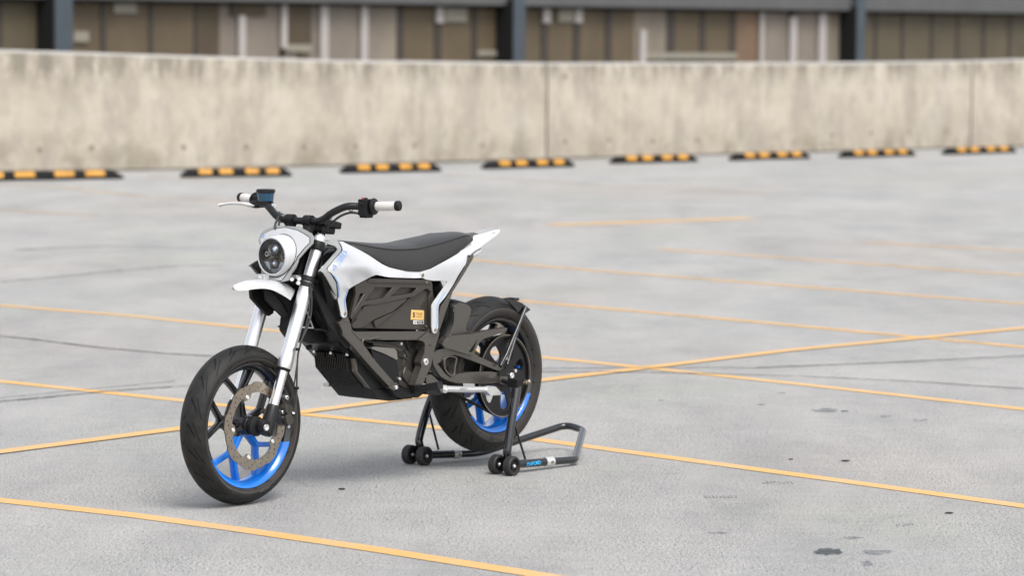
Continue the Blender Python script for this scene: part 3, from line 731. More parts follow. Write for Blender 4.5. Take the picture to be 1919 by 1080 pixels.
def brake_disc(c, y, R, r, parent, name='brake_disc'):
    n = 160; mb = MB()
    rad = lambda a: R + .0032 * math.tanh(3.5 * math.sin(8 * a + .4))
    out = [(c.x + rad(2 * PI * k / n) * math.cos(2 * PI * k / n), c.z + rad(2 * PI * k / n) * math.sin(2 * PI * k / n)) for k in range(n)]
    tabs = [math.radians(t) for t in (70, 142, 214, 286, 358)]
    def ri(a):
        for t in tabs:
            d = abs((a - t + PI) % (2 * PI) - PI)
            if d < .13: return r - .017
            if d < .20: return r - .017 * (1 - (d - .13) / .07)
        return r
    inn = [(c.x + ri(2 * PI * k / n) * math.cos(2 * PI * k / n), c.z + ri(2 * PI * k / n) * math.sin(2 * PI * k / n)) for k in range(n)]
    holes = [inn]; 
    for k in range(60):
        a = 2 * PI * k / 60; rr = r + (R - r) * (.22, .5, .78)[k % 3]; q = .0034
        holes.append([(c.x + rr * math.cos(a) + q * math.cos(j * PI / 3), c.z + rr * math.sin(a) + q * math.sin(j * PI / 3)) for j in range(6)])
    plate(mb, out, y - .0022, y + .0022, holes); d = mb.build(name, MT['steel'], parent, 0, 30)
    d.location = -parent.location
    b = MB()
    for t in tabs: bolt(b, c + Vector(((r - .008) * math.cos(t), y - c.y + .002, (r - .008) * math.sin(t))), .008, h=.003)
    for mm in b.islands(): mm.build('disc_bolt', MT['alu'], parent)
brake_disc(FC, .066, .160, .124, fw)
brake_disc(RC, -.085, .098, .078, rw)

# hub spacer and axle of the front wheel
mb = MB(); mb.lathe([(.012, .048), (.030, .048), (.030, .060), (.023, .066), (.036, .068), (.037, .078), (.024, .085), (.012, .085)], FC, n=32)
o = mb.build('hub_spacer', MT['matte_black'], fw); o.location = -fw.location
mb = MB(); mb.cyl(FC + Vector((0, -.13, 0)), FC + Vector((0, .110, 0)), .0105); mb.build('axle', MT['alu'], bike)
mb = MB(); mb.lathe([(.0, .122), (.006, .122), (.006, .126), (.0115, .127), (.0125, .122)], FC, n=24, closed=False); mb.build('axle_nut', MT['alu'], bike)

# ---- fork
fx = lambda z: -.048 - .4137 * (z - .309)
def fp(z, y): return Vector((fx(z), y, z))
for s_ in (1, -1):
    y = .095 * s_
    m = MB(); m.tube([fp(.497, y), fp(.505, y), fp(.53, y), fp(.56, y), fp(.80, y)], [.0265, .0285, .0285, .0255, .0258], 32, smooth=False)
    m.tube([fp(.80, y), fp(.80, y), fp(.945, y)], [.022, .0225, .0215], 28, smooth=False)
    leg = m.build('fork_leg', MT['alu'], bike, 0, 60)
    MB().tube([fp(.35, y), fp(.498, y)], .0185, 28).build('slider', MT['chrome'], leg)
    m = MB(); m.tube([fp(.497, y), fp(.488, y)], [.0262, .0235], 28, smooth=False); m.build('dust_seal', MT['matte_black'], leg)
    m = MB(); m.tube([fp(.258, y), fp(.266, y), fp(.30, y), fp(.352, y), fp(.366, y)], [.018, .0265, .0285, .0262, .0225], 28, smooth=False)
    m.cyl(FC + Vector((-.010, y - .02 * s_, 0)), FC + Vector((-.010, y + .022 * s_, 0)), .0255, 28)
    m.build('axle_lug', MT['satin_black'], leg, .002)
    m = MB(); m.tube([fp(.922, y), fp(.926, y), fp(.952, y), fp(.955, y)], [.0255, .0268, .0268, .0255], 28, smooth=False); m.build('top_clamp_ring', MT['black'], leg, 0, 30)
    m = MB(); m.tube([fp(.954, y), fp(.968, y), fp(.976, y), fp(.982, y)], [.0225, .0222, .0185, .012], 24, smooth=False); m.build('fork_cap', MT['alu'], leg, 0, 30)
# triple clamps
m = MB()
for s_ in (1, -1):
    for z0_, z1_ in ((.788, .804), (.808, .826)): m.tube([fp(z0_, .095 * s_), fp(z1_, .095 * s_)], .0335, 28)
m.box(fp(.805, 0) + Vector((-.018, 0, 0)), (.06, .20, .034), Matrix.Rotation(-.39, 3, 'Y'))
lc = m.build('lower_triple_clamp', MT['satin_black'], bike, .003)
m = MB()
for u, v, y in ((561, 522.5, .118), (559.5, 530.5, .118), (547.5, 523.5, .085)): bolt(m, P(u, v, y), .0078, (.62, .78, 0), .006)
m.each('clamp_bolt', MT['alu'], lc)
m = MB(); m.box(fp(.93, 0) + Vector((-.015, 0, 0)), (.075, .19, .024), Matrix.Rotation(-.39, 3, 'Y')); m.build('upper_triple_clamp', MT['satin_black'], bike, .004)
m = MB(); m.tube([fp(.78, 0) + Vector((-.05, 0, 0)), fp(.97, 0) + Vector((-.05, 0, 0))], .028, 24); m.build('steering_stem', MT['black'], bike)

# ---- handlebar
HB = [P(745, 386, .385), P(703, 386, .305), P(664, 386, .235), P(645, 387, .20), P(622, 398, .15), P(606, 409, .12), P(592, 415, .085), P(574, 415, .03), P(552, 413, -.03)]
zc = P(575, 415, .03)
bar = [(-.428, .395, 1.097), (-.402, .31, 1.092), (-.374, .245, 1.0905), (-.345, .205, 1.0895), (-.325, .155, 1.066), (-.318, .115, 1.040), (-.316, .08, 1.030), (-.316, 0, 1.029)]
bar = bar + [(x, -y, z) for x, y, z in reversed(bar[:-1])]
MB().tube(bar, .0135, 18, sub=6).build('handlebar', MT['satin_black'], bike)
hbar = [o for o in COL.objects if o.name == 'handlebar'][0]
for s_ in (1, -1):
    a = Vector((-.400, .303 * s_, 1.0918)); b = Vector((-.418, .380 * s_, 1.0963)); d = (b - a).normalized()
    g = MB(); g.tube([a, a + d * .002, b], [.0165, .0172, .0172], 28, smooth=False)
    gr = g.build('grip', MT['grip'], hbar, .001)
    g = MB(); g.tube([b + d * .0005, b + d * .003, b + d * .016, b + d * .019], [.017, .0188, .0188, .016], 28, smooth=False); g.build('bar_end', MT['black'], gr, .001)
    g = MB(); g.tube([a - d * .014, a - d * .013, a - d * .005, a - d * .0005], [.026, .0315, .030, .018], 32, smooth=False); g.build('grip_flange', MT['black'], gr, .001)
# riser clamps
for yy in (.045, -.045):
    c = Vector((-.316, yy, 1.029)); m = MB()
    m.tube([c - Vector((0, .017, 0)), c + Vector((0, .017, 0))], .0235, 24)
    m.tube([c + Vector((-.004, 0, -.005)), c + Vector((.012, 0, -.055)), c + Vector((.020, 0, -.09))], [.0205, .021, .023], 20, smooth=False)
    m.box(c + Vector((0, 0, .0)), (.05, .036, .007), Matrix.Rotation(-.3, 3, 'Y')); m.build('bar_clamp', MT['black'], hbar, .002)
# switch housing on the left bar
c = Vector((-.383, .268, 1.088)); m = MB()
m.box(c, (.050, .040, .060)); m.box(c + Vector((.0, 0, -.033)), (.040, .034, .012)); m.box(c + Vector((.026, -.002, .012)), (.006, .022, .010)); m.box(c + Vector((.012, .008, .032)), (.012, .012, .008))
sh = m.build('switch_housing', MT['black'], bike, .004)
MB().box(c + Vector((.008, -.008, .0325)), (.012, .008, .005)).build('red_switch', MT['red'], sh, .001)
m = MB(); m.box(c + Vector((.027, .002, .013)), (.008, .012, .006)); m.build('thumb_switch', MT['satin_black'], sh, .001)
c = Vector((-.378, -.258, 1.088)); m = MB(); m.box(c, (.046, .034, .046)); m.build('throttle_housing', MT['black'], bike, .006)
# dashboard display
c = P(618, 421, .02); Rr = Matrix.Rotation(-.35, 3, 'Y'); m = MB(); R3 = Rr
c = Vector((-.436, 0, 1.015))
m.box(c, (.100, .125, .026), Matrix.Rotation(-.22, 3, 'Y')); m.box(c + Vector((.010, 0, -.022)), (.075, .10, .026), Matrix.Rotation(-.22, 3, 'Y'))
dsp = m.build('display', MT['black'], bike, .006)
MB().box(c + Matrix.Rotation(-.22, 3, 'Y') @ Vector((0, 0, .0138)), (.080, .105, .002), Matrix.Rotation(-.22, 3, 'Y')).build('screen', MT['gloss_black'], dsp, .001)
m = MB(); m.tube([c + Vector((.01, .02, -.02)), c + Vector((.03, .02, -.075))], .012, 12); m.tube([c + Vector((.01, -.02, -.02)), c + Vector((.03, -.02, -.075))], .012, 12); m.each('display_bracket', MT['matte_black'], dsp)
MB().box(P(606, 448, .03), (.03, .05, .012)).build('ignition_lock', MT['cast'], bike, .003)

# brake master cylinder, reservoir and lever (right hand bar)
rc = P(498.5, 366, -.195); m = MB()
def rbox(cx, cy, cz, sx_, sy_, z0_, z1_, k=.3): return None
m.tube([rc + Vector((0, 0, -.022)), rc + Vector((0, 0, .010))], [.029, .033], 28, smooth=False); res = m.build('brake_reservoir', MT['fluid'], bike, .001)
m = MB(); m.tube([rc + Vector((0, 0, .010)), rc + Vector((0, 0, .012)), rc + Vector((0, 0, .021)), rc + Vector((0, 0, .024))], [.035, .0362, .0362, .031], 28, smooth=False); m.build('reservoir_cap', MT['satin_black'], res, 0, 30)
m = MB(); a = P(512, 383, -.17); b = P(470, 381, -.26)
m.tube([a, b], [.012, .010], 16); m.box(P(494, 380, -.2), (.035, .05, .022)); m.tube([rc + Vector((0, 0, -.015)), P(495, 383, -.2)], .009, 12); m.box(P(480, 385, -.24), (.02, .03, .02)); m.build('master_cylinder', MT['satin_black'], bike, .003)
m = MB(); bolt(m, P(512, 385.5, -.165), .010, (.5, .85, 0), .008); m.build('banjo_bolt', MT['alu'], bike)
m = MB(); m.tube([P(483, 385, -.235), P(468, 384, -.262), P(455, 381.5, -.285), P(435, 381, -.325), P(420, 382.5, -.352), P(411, 384.5, -.368)], [.010, .0115, .0085, .0072, .0072, .0095], 14, squash=.8); m.build('brake_lever', MT['cast'], bike)
m = MB(); m.tube([P(512, 387, -.16), P(520, 397, -.13), P(533, 402, -.10), P(545, 413, -.07), P(551, 424, -.05), P(556, 440, -.03)], .0042, 10); m.build('brake_hose', MT['braided'], bike)
for pts in ([(524, 398, -.12), (521, 410, -.09), (516, 422, -.06), (518, 432, -.05)], [(527, 400, -.12), (525, 412, -.09), (523, 424, -.05), (525, 434, -.04)], [(672, 400, .24), (655, 399, .21), (634, 408, .165), (612, 428, .10), (600, 445, .06), (592, 460, .04)]):
    m = MB(); m.tube([P(*q) for q in pts], .0045, 10); m.build('cable', MT['hose'], bike)
m = MB()
for (u, v, y) in ((657, 389, .215), (617, 404, .14)): 
    k = P(u, v, y); m.lathe([(.0142, -.002), (.0155, -.002), (.0155, .002), (.0142, .002)], k, (-.1, 1, .35), 20)
m.each('cable_tie', MT['black'], hbar)

# ---- headlight nacelle
nf = lambda y, z: -.205 - .36 * (z - .9) - .7 * y * y
def half(px): return [PX(u, v, nf) for u, v in px]
outR = [(540, 420.8), (559, 425.2), (572, 431), (584, 438), (588, 445), (586.5, 457), (575, 469), (560, 486), (558, 494), (547, 512), (541, 526), (527, 529)]
inR = [(540, 426.2), (559, 431), (571, 437.5), (582, 445), (582, 454.5), (572, 465), (558.3, 482), (556.5, 488), (544.6, 505), (536, 517), (528, 527)]
def nac(mb, pts, off, th, res=.008):
    h = [(p.y, p.z) for p in half(pts) if p.y > .003]; lo = min(p[1] for p in h)
    poly = h + [(-a, b) for a, b in reversed(h)]
    V, T = triangulate(poly, (), res, res)
    fr = [Vector((nf(a, b) + off, a, b)) for a, b in V]
    return solid(mb, fr, [p - Vector((th, 0, 0)) for p in fr], T)
nac_o = nac(MB(), outR, 0, .004).build('headlight_cowl', MT['grey_trim'], bike, .001, 50)
nac(MB(), [(u + (540 - u) * .0 + .9, v) if False else (u, v) for u, v in inR], .0018, .0016).build('pinstripe', MT['ink'], nac_o, 0, 50)
inW = []
for i, (u, v) in enumerate(inR):
    cx, cy = 535, 475; d = math.hypot(u - cx, v - cy); inW.append((u + (cx - u) / d * 1.1, v + (cy - v) / d * 1.1))
nac(MB(), inW, .0036, .0018).build('cowl_face', MT['white'], nac_o, 0, 50)
HC = P(510.3, 480.5, 0); HX = -.165; HC = Vector((HX, 0, HC.z))
hz = HC.z
m = MB(); Rg = .0765
m.lathe([(.0635, .000), (.0655, .004), (.070, .004), (Rg - .002, -.003), (Rg, -.012), (Rg + .0015, -.045), (Rg + .0015, -.060), (.0635, -.060)], HC, (1, 0, 0), 72)
hl = m.build('headlight', MT['white'], bike, 0, 40)
m = MB(); m.lathe([(.0, -.030), (.0635, -.030), (.0635, -.001), (.0605, .0), (.0605, -.026), (.0, -.026)], HC, (1, 0, 0), 60, closed=False); m.build('headlight_bowl', MT['steel'], hl)
def disc_poly(pts, x0, x1, name, mat):
    mb_ = MB(); V, T = triangulate(pts); solid(mb_, [Vector((x1, a, b)) + Vector((0, 0, hz)) for a, b in V], [Vector((x0, a, b + hz)) for a, b in V], T); return mb_.build(name, mat, hl, .001)
arc = lambda r, a0, a1, n=14: [(r * math.cos(math.radians(a0 + (a1 - a0) * k / n)), r * math.sin(math.radians(a0 + (a1 - a0) * k / n))) for k in range(n + 1)]
for s_ in (1, -1):
    q = arc(.058, -70, -22) + [(.030, -.020), (.022, -.034)]; disc_poly([(a * s_, b) for a, b in q], HX - .026, HX - .012, 'reflector', MT['lens_white'])
    q = arc(.058, -15, 60) + arc(.034, 60, -10); disc_poly([(a * s_, b) for a, b in q], HX - .026, HX - .018, 'reflector', MT['plastic'])
for zz_, r_ in ((.025, .027), (-.026, .0215)):
    c = HC + Vector((-.024, 0, zz_)); m = MB()
    m.lathe([(r_ * .70, 0), (r_, 0), (r_ + .001, .012), (r_ * .92, .018), (r_ * .72, .014)], c, (1, 0, 0), 40); m.build('projector_ring', MT['steel'], hl)
    m = MB(); m.lathe([(0, .022)] + [(r_ * .72 * math.sin(t), .004 + .018 * math.cos(t)) for t in np.linspace(.2, PI / 2, 8)], c, (1, 0, 0), 36, closed=False); m.build('projector_lens', MT['chrome'], hl)
m = MB()
for s_ in (1, -1): m.lathe([(.006, .0), (.009, .0), (.009, .012), (.006, .012)], HC + Vector((-.026, .040 * s_, .006)), (1, 0, 0), 24)
m.each('position_lamp', MT['chrome'], hl)
m = MB(); m.lathe([(.0645, -.003)] + [(.0635 * math.cos(t), -.001 + .010 * math.sin(t)) for t in np.linspace(0, PI / 2, 8)], HC, (1, 0, 0), 60, closed=False); m.build('headlight_glass', MT['glass'], hl)
m = MB(); m.lathe([(.0625, -.001), (.0645, .0025), (.0655, .002), (.0645, -.002)], HC, (1, 0, 0), 60); m.build('gasket', MT['ink'], hl)
m = MB()
for y in (.0, ): bolt(m, PX(550.5, 481.5, nf) + Vector((.007, 0, 0)), .007, (1, .5, 0), .004)
q = PX(550.5, 481.5, nf); bolt(m, Vector((q.x + .007, -q.y, q.z)), .007, (1, -.5, 0), .004); m.each('cowl_screw', MT['steel'], nac_o)
m = MB(); m.tube([Vector((nf(.0785 * math.sin(t), hz + .0785 * math.cos(t)) + .005, .0785 * math.sin(t), hz + .0785 * math.cos(t))) for t in np.linspace(0, 2 * PI, 60)], .0014, 6, smooth=False); m.build('shadow_gap_ring', MT['ink'], nac_o)  # black tube put in for the shadow gap around the lamp
pq = PX(499, 442, nf)
def fn_p(x, y_): 
    Y = -.1035 - x * 1.0; Z = pq.z + y_ - .006; return Vector((nf(Y, Z) + .0045, Y, Z))
text_mesh('ZP', lambda x, y_: (lambda Y, Z: Vector((nf(Y, Z) + .0045, Y, Z)))(-.120 + x, .9985 - .034 + y_), 'number_decal', MT['line_blue'], nac_o, .016, .0006)
# bracket with indicator bolts under the lamp
m = MB(); m.box(P(492, 519, -.03), (.03, .045, .018)); m.box(P(556, 519, .055), (.03, .03, .012)); m.build('cowl_bracket', MT['cast'], bike, .003)
m = MB(); bolt(m, P(548, 524, .06), .007, (1, .4, 0), .006); bolt(m, P(489, 519, -.01), .007, (1, .4, 0), .006); m.each('bracket_bolt', MT['alu'], bike)

# ---- front fender
tp = [(437, 535.5), (446, 531.5), (462, 526), (490, 523.5), (514, 525), (532, 530), (550, 540)]
ed = [(439.5, 543, .006), (450, 545.3, .012), (468, 543.2, .034), (492, 541, .060), (511, 544, .071), (528, 552, .075), (545, 563, .078)]
rows = []
for (a, b), (u, v, y) in zip(tp, ed):
    T_ = P(a, b, 0); E_ = P(u, v, y); row = []
    for k in range(-6, 7):
        t = k / 6; s_ = abs(t)
        row.append(Vector((T_.x + (E_.x - T_.x) * s_ ** 1.6, y * t, E_.z + (T_.z - E_.z) * (1 - s_ ** 2.4))))
    rows.append(row)
def dens(rows, k=4):
    out = []
    for i in range(len(rows) - 1):
        for j in range(k):
            t = j / k; r = []
            for c_ in range(len(rows[0])):
                p0 = rows[max(i - 1, 0)][c_]; p1 = rows[i][c_]; p2 = rows[i + 1][c_]; p3 = rows[min(i + 2, len(rows) - 1)][c_]
                r.append(.5 * ((2 * p1) + (p2 - p0) * t + (2 * p0 - 5 * p1 + 4 * p2 - p3) * t * t + (3 * p1 - p0 - 3 * p2 + p3) * t ** 3))
            out.append(r)
    out.append(rows[-1]); return out
fen = MB().loft([r + [Vector((p.x, p.y * .9, p.z * .35 + r[0].z * .65 + .002)) for p in reversed(r)] for r in dens(rows)]).build('front_fender', MT['white'], bike, 0, 50)
m = MB(); m.sheet([[Vector((P(u, v, 0).x, .05 * k, P(u, v, 0).z - .004 * abs(k))) for k in (-1, -.5, 0, .5, 1)] for u, v in ((492, 543), (503, 553), (513, 566), (522, 583))], .006); 
pplate(m, [(500, 543), (512, 546), (545, 563), (541, 590), (533, 595), (517, 579), (502, 562)], .03, .045)
m.mirror(); m.build('fender_liner', MT['matte_black'], fen)

# ---- side panels (shrouds), both sides
SY = tps([(600, 508, .178), (632, 557, .150), (611, 455, .075), (630, 450, .055), (641, 471, .105), (614, 503, .174), (622, 512, .172), (647, 455, .052), (678, 471, .092), (717, 495, .116), (760, 508, .127), (787, 515, .132), (760, 520, .130),
          (700, 520, .146), (657, 540, .150), (646, 592, .138), (634, 551, .156), (650, 496, .158), (640, 514, .158), (650, 508, .159), (662, 503, .159), (673, 498.5, .1575), (683, 497, .155), (693, 500, .152), (702, 508, .149), (711, 515, .142), (651, 546, .141), (660, 538, .138), (674, 530, .136), (690, 522, .136), (672, 514, .146), (655, 522, .150), (735, 517, .134), (640, 560, .146)])
grey = [(610.6, 455.6), (621, 449), (631, 450.5), (640, 455), (648, 466), (644, 474), (620, 503), (630, 514), (640, 532), (641, 552), (634, 558), (631, 556), (618, 531), (606.7, 512), (600, 508), (601, 505.3), (631, 471.5), (632.5, 466), (627, 461), (612, 457)]
white = [(636.5, 453.5), (641.5, 452.6), (647.8, 455.4), (677.8, 470.6), (700, 484), (716.7, 495.2), (733, 501.8), (760, 508), (789, 509), (792, 516), (789, 521.2), (760, 521), (729, 519.7), (714, 516.8), (704.4, 515.6), (691, 521.6), (658.5, 539), (653, 546), (650, 554), (648, 563), (649.8, 578), (651.2, 586), (650, 592.5), (646, 596), (641.5, 594.3), (639, 587), (636, 573), (633.5, 561), (634.6, 551), (632, 529), (622, 512.2), (614.4, 503.3), (640.5, 472.5), (642.3, 466), (640.5, 460)]
stripe = [(635, 453.0), (641, 459.6), (643, 466), (641.4, 473), (616.2, 503.3), (623.4, 511.6), (633.4, 528.6), (636.2, 551.4), (635, 562), (640, 587), (638, 587), (632.6, 561), (633.6, 551), (631, 529.6), (621, 513), (613, 503.3), (639.6, 471.6), (641.2, 466), (639, 460.6)]
blue_l = [(627.6, 516.5), (634.5, 528.5), (637.2, 541), (636.6, 557), (635.0, 557), (635.4, 541), (632.8, 529.2), (626, 517.5)]
blue_r = [(651.8, 546), (649.2, 554), (646.8, 563), (648.3, 578), (649.6, 586), (648.3, 591), (646.5, 594.4), (645.8, 593.4), (647.4, 590), (648.2, 586), (646.9, 578), (645.3, 563), (648, 553.4), (650.6, 545.6)]
TY = tps([(787, 515, .132), (820, 500, .137), (860, 480, .118), (887, 450, .060), (889, 441, .040), (910, 436, .030), (935, 431, .014), (898, 469, .085), (925, 440, .030), (880, 484, .112), (822, 571, .140), (815, 618, .143), (849, 536, .124), (905, 452, .072), (810, 525, .134)])
tail = [(787, 510.3), (796, 508), (809, 504), (840, 487), (862, 474), (866, 466.5), (873, 462), (880, 455), (887.5, 448), (889.5, 441.5), (910, 436.5), (929, 430.8), (938, 430), (938.5, 433.5), (930, 442), (918, 451), (905, 461), (897, 467), (890, 471), (884, 476), (880.5, 485), (870, 500), (860, 515.5), (849, 535.5), (836, 556), (823.5, 571), (822, 580), (822, 613), (819, 624), (814.5, 626), (811, 622), (810, 613), (810, 573), (813, 567), (838.3, 531), (838.5, 528), (835, 526.6), (812, 526.5), (800, 524.5), (790, 520.5), (786.8, 516)]
tail_line = [(835, 548), (823.5, 566), (820.5, 574), (820.2, 606), (818, 617), (815.5, 621), (815, 620.4), (817.2, 616.4), (819.2, 606), (819.4, 574), (822.4, 565), (834, 547.4)]
gb = MB(); panel(gb, smoothc(grey, 2), SY, .004, 0, 4)
wb = MB(); panel(wb, smoothc(white, 2), SY, .005, .003, 4)
sb_ = MB(); panel(sb_, stripe, SY, .002, .0025, 5)
b1 = MB(); panel(b1, blue_l, SY, .001, .0045, 6); panel(b1, blue_r, SY, .001, .0045, 6)
tb = MB(); panel(tb, rnd(tail, 1.5, 2), TY, .005, .004, 4)
tl = MB(); panel(tl, tail_line, TY, .001, .0052, 6)
for mir in (False, True):
    f = (lambda q: q.mirrored()) if mir else (lambda q: q)
    sp_ = f(wb).build('side_panel', MT['white'], bike, .0012, 50)
    f(gb).build('panel_trim', MT['grey_trim'], sp_, .001, 50); f(sb_).build('pinstripe', MT['ink'], sp_, 0, 50); f(b1).build('blue_pinstripe', MT['line_blue'], sp_, 0, 50)
    tp_ = f(tb).build('tail_panel', MT['white'], bike, .0012, 50); f(tl).build('blue_pinstripe', MT['line_blue'], tp_, 0, 50)
    s_ = -1 if mir else 1
    m = MB(); bolt(m, P(647, 587.5, SY(647, 587.5) + .004), .0065); bolt(m, P(792.5, 515.8, TY(792.5, 515.8) + .005), .0065); bolt(m, P(816, 618.5, TY(816, 618.5) + .005), .0065); bolt(m, P(883, 480.5, .118), .0065)
    (m.mirrored() if mir else m).each('panel_screw', MT['steel'], sp_)
    if not mir:
        ax = Vector((16.2, -22.6)) / 1.0; up_ = Vector((-10.0, -8.0))
        def fz(x, y_):
            u = 637.0 + ax.x * x + up_.x * y_; v = 497.5 + ax.y * x + up_.y * y_; return P(u, v, SY(u, v) + .0062)
        text_mesh('ZERO', lambda x, y_: fz(x * .40, y_ * 1.35), 'brand_lettering', MT['pale_blue'], sp_, 1, .015)
        tri = [(626.2, 507.4), (633.5, 499.5), (625.3, 495)]
        m = MB(); c_ = (sum(t[0] for t in tri) / 3, sum(t[1] for t in tri) / 3); ins = [(c_[0] + (t[0] - c_[0]) * .62, c_[1] + (t[1] - c_[1]) * .62) for t in tri]
        panel(m, tri, SY, .0008, .0062, 4, [ins]); m.build('triangle_decal', MT['pale_blue'], sp_)
# tail top, light mount
m = MB(); m.sheet([[Vector((P(u, v, 0).x, w_ * k, P(u, v, 0).z - .012 * k * k)) for k in (-1, -.5, 0, .5, 1)] for u, v, w_ in ((889, 438, .040), (900, 435.5, .034), (915, 432, .028), (934, 428.5, .014))], .004); m.build('tail_top', MT['grey_trim'], bike)
m = MB(); m.tube([P(884, 479, .07), P(893, 473.5, .068), P(901, 469, .06)], [.011, .013, .008], 14); m.build('tail_light_mount', MT['white'], bike)

# ---- seat
def curve(px, y=0.0):
    q = sorted(((P(*p, y) if len(p) == 2 else P(*p)) for p in px), key=lambda v: v.x); return np.array([v.x for v in q]), np.array([v.y for v in q]), np.array([v.z for v in q])
tx = curve([(636, 450.5), (664, 452.8), (695.6, 455.4), (729, 456), (751, 454.2), (784.4, 446.5), (812, 440.8), (829, 437.8), (858, 433.9), (874, 433), (881, 433.8), (886, 437)])
sxm = curve([(640, 453, .022), (657, 456, .045), (673, 458.2, .064), (706.7, 464.6, .092), (740, 468.6, .105), (784, 466.8, .108), (829, 455.8, .103), (873, 441.5, .088), (887.5, 443, .07)])
bx = curve([(642, 455, .03), (664, 463, .070), (695.6, 480.5, .10), (729, 499.5, .125), (762, 508.6, .132), (784, 509.6, .134), (800, 508.6, .132), (815.6, 500.8, .13), (862, 473.4, .108), (886, 452, .085)])
lo = max(tx[0][0], sxm[0][0], bx[0][0]); hi = min(tx[0][-1], sxm[0][-1], bx[0][-1])
rings = []
for x in np.linspace(lo + .001, hi - .002, 60):
    zt_ = np.interp(x, tx[0], tx[2]); ys = np.interp(x, sxm[0], sxm[1]); zs = min(np.interp(x, sxm[0], sxm[2]), zt_ - .003); yb = np.interp(x, bx[0], bx[1]); zb = min(np.interp(x, bx[0], bx[2]), zs - .003)
    h = [(0, zt_), (ys * .35, zt_ - .06 * (zt_ - zs)), (ys * .7, zt_ - .35 * (zt_ - zs)), (ys * .93, zt_ - .82 * (zt_ - zs)), (ys, zs), (ys + (yb - ys) * .35 + .008, zs + (zb - zs) * .35), (ys + (yb - ys) * .75 + .006, zs + (zb - zs) * .75), (yb, zb), (yb * .9, zb - .001)]
    ring = h + [(-a, b) for a, b in reversed(h[1:])]
    rings.append([Vector((x, a, b)) for a, b in ring])
seat = MB().loft(rings).build('seat', MT['seat'], bike, 0, 70)
m = MB()
for s_ in (1, -1): m.tube([Vector((x, s_ * (np.interp(x, sxm[0], sxm[1]) + .0005), np.interp(x, sxm[0], sxm[2]) + .0005)) for x in np.linspace(lo + .01, hi - .01, 40)], .0016, 6, smooth=False)
m.build('seam', MT['ink'], seat)

# ---- body under the panels
m = MB(); plate(m, [(-.33, .93), (-.345, .80), (-.385, .66), (-.425, .578), (-.44, .563), (-.52, .524), (-.545, .515), (-.745, .365), (-.79, .365), (-.60, .62), (-.50, .80), (-.44, .93)], -.088, .088)
pplate(m, [(588, 545), (600, 520), (632, 560), (642, 600), (660, 640), (655, 655), (640, 640), (615, 610)], .06, .115)
body = m.build('front_body', MT['black'], bike, .006)
for s_ in (1, -1):   # raised ribs and delta mark on the black flank
    m = MB(); 
    for seg in ([(600, 567), (612, 607), (614, 618)], [(592, 582), (602, 600), (612, 612)], [(590, 618), (600, 618), (622, 621), (632, 640)]): m.tube([P(u, v, .0895) for u, v in seg], .004, 8, smooth=False)
    (m if s_ > 0 else m.mirrored()).build('rib', MT['black'], body)
m = MB(); pplate(m, [(590, 540), (572, 548), (562, 560), (552, 600), (550, 621), (562, 638), (585, 645), (640, 640), (630, 560)], -.036, .036); m.build('neck_cover', MT['black'], body, .004)
m = MB(); T3 = [(566, 556), (589.5, 616.5), (553, 613.5)]; cc = (571, 600)
ins = [(567.5, 566), (586.0, 614), (556, 611.5)]
pplate(m, T3, .0355, .0368, [ins]); m.build('delta_decal', MT['sticker_white'], body)
m = MB(); plate(m, [(-.43, .56), (-.505, .525), (-.505, .535), (-.43, .575)], -.092, .092); m.build('body_lip', MT['satin_black'], body, .002)
m = MB(); m.cyl(P(583, 650, .0), P(583, 650, .0) + Vector((.02, 0, -.004)), .009); m.cyl(P(650, 656, .07), P(650, 656, .07) + Vector((.02, 0, -.004)), .008); m.each('rubber_plug', MT['matte_black'], body, .002)
m = MB(); plate(m, [(-.39, .90), (-.47, .93), (-.56, .905), (-.70, .86), (-.86, .80), (-1.00, .79), (-1.05, .83), (-1.24, .88), (-1.30, .90), (-1.26, .86), (-1.05, .80), (-.98, .775), (-.60, .775), (-.46, .80), (-.40, .84)], -.075, .075); m.build('seat_base', MT['matte_black'], bike)
# shroud inner ducts
for s_ in (1, -1):
    m = MB(); pplate(m, [(603, 482), (612, 470), (622, 466), (629, 468), (627, 474), (606, 497)], .085, .10); (m if s_ > 0 else m.mirrored()).build('duct', MT['gloss_black'], bike, .004)
    m = MB(); rows_ = [[P(610, 457, .07), P(632, 468, .10), P(602, 506, .174)], [P(600, 470, .05), P(600, 500, .07), P(598, 530, .09)], [P(598, 470, .05), P(600, 560, .085), P(628, 560, .135)]]
    m.add([rows_[0][0], rows_[0][2], P(630, 557, .148), P(620, 600, .09), P(590, 520, .08), P(598, 465, .06)], [(0, 1, 4, 5), (1, 2, 3, 4)]); (m if s_ > 0 else m.mirrored()).build('shroud_liner', MT['matte_black'], bike, 0, 30, smooth=False)
    m = MB(); pplate(m, [(600, 509), (607, 513), (619, 532), (632, 557), (631, 562), (622, 548), (612, 528), (604, 515)], .140, .152); (m if s_ > 0 else m.mirrored()).build('shroud_edge', MT['grey_trim'], bike, .001)

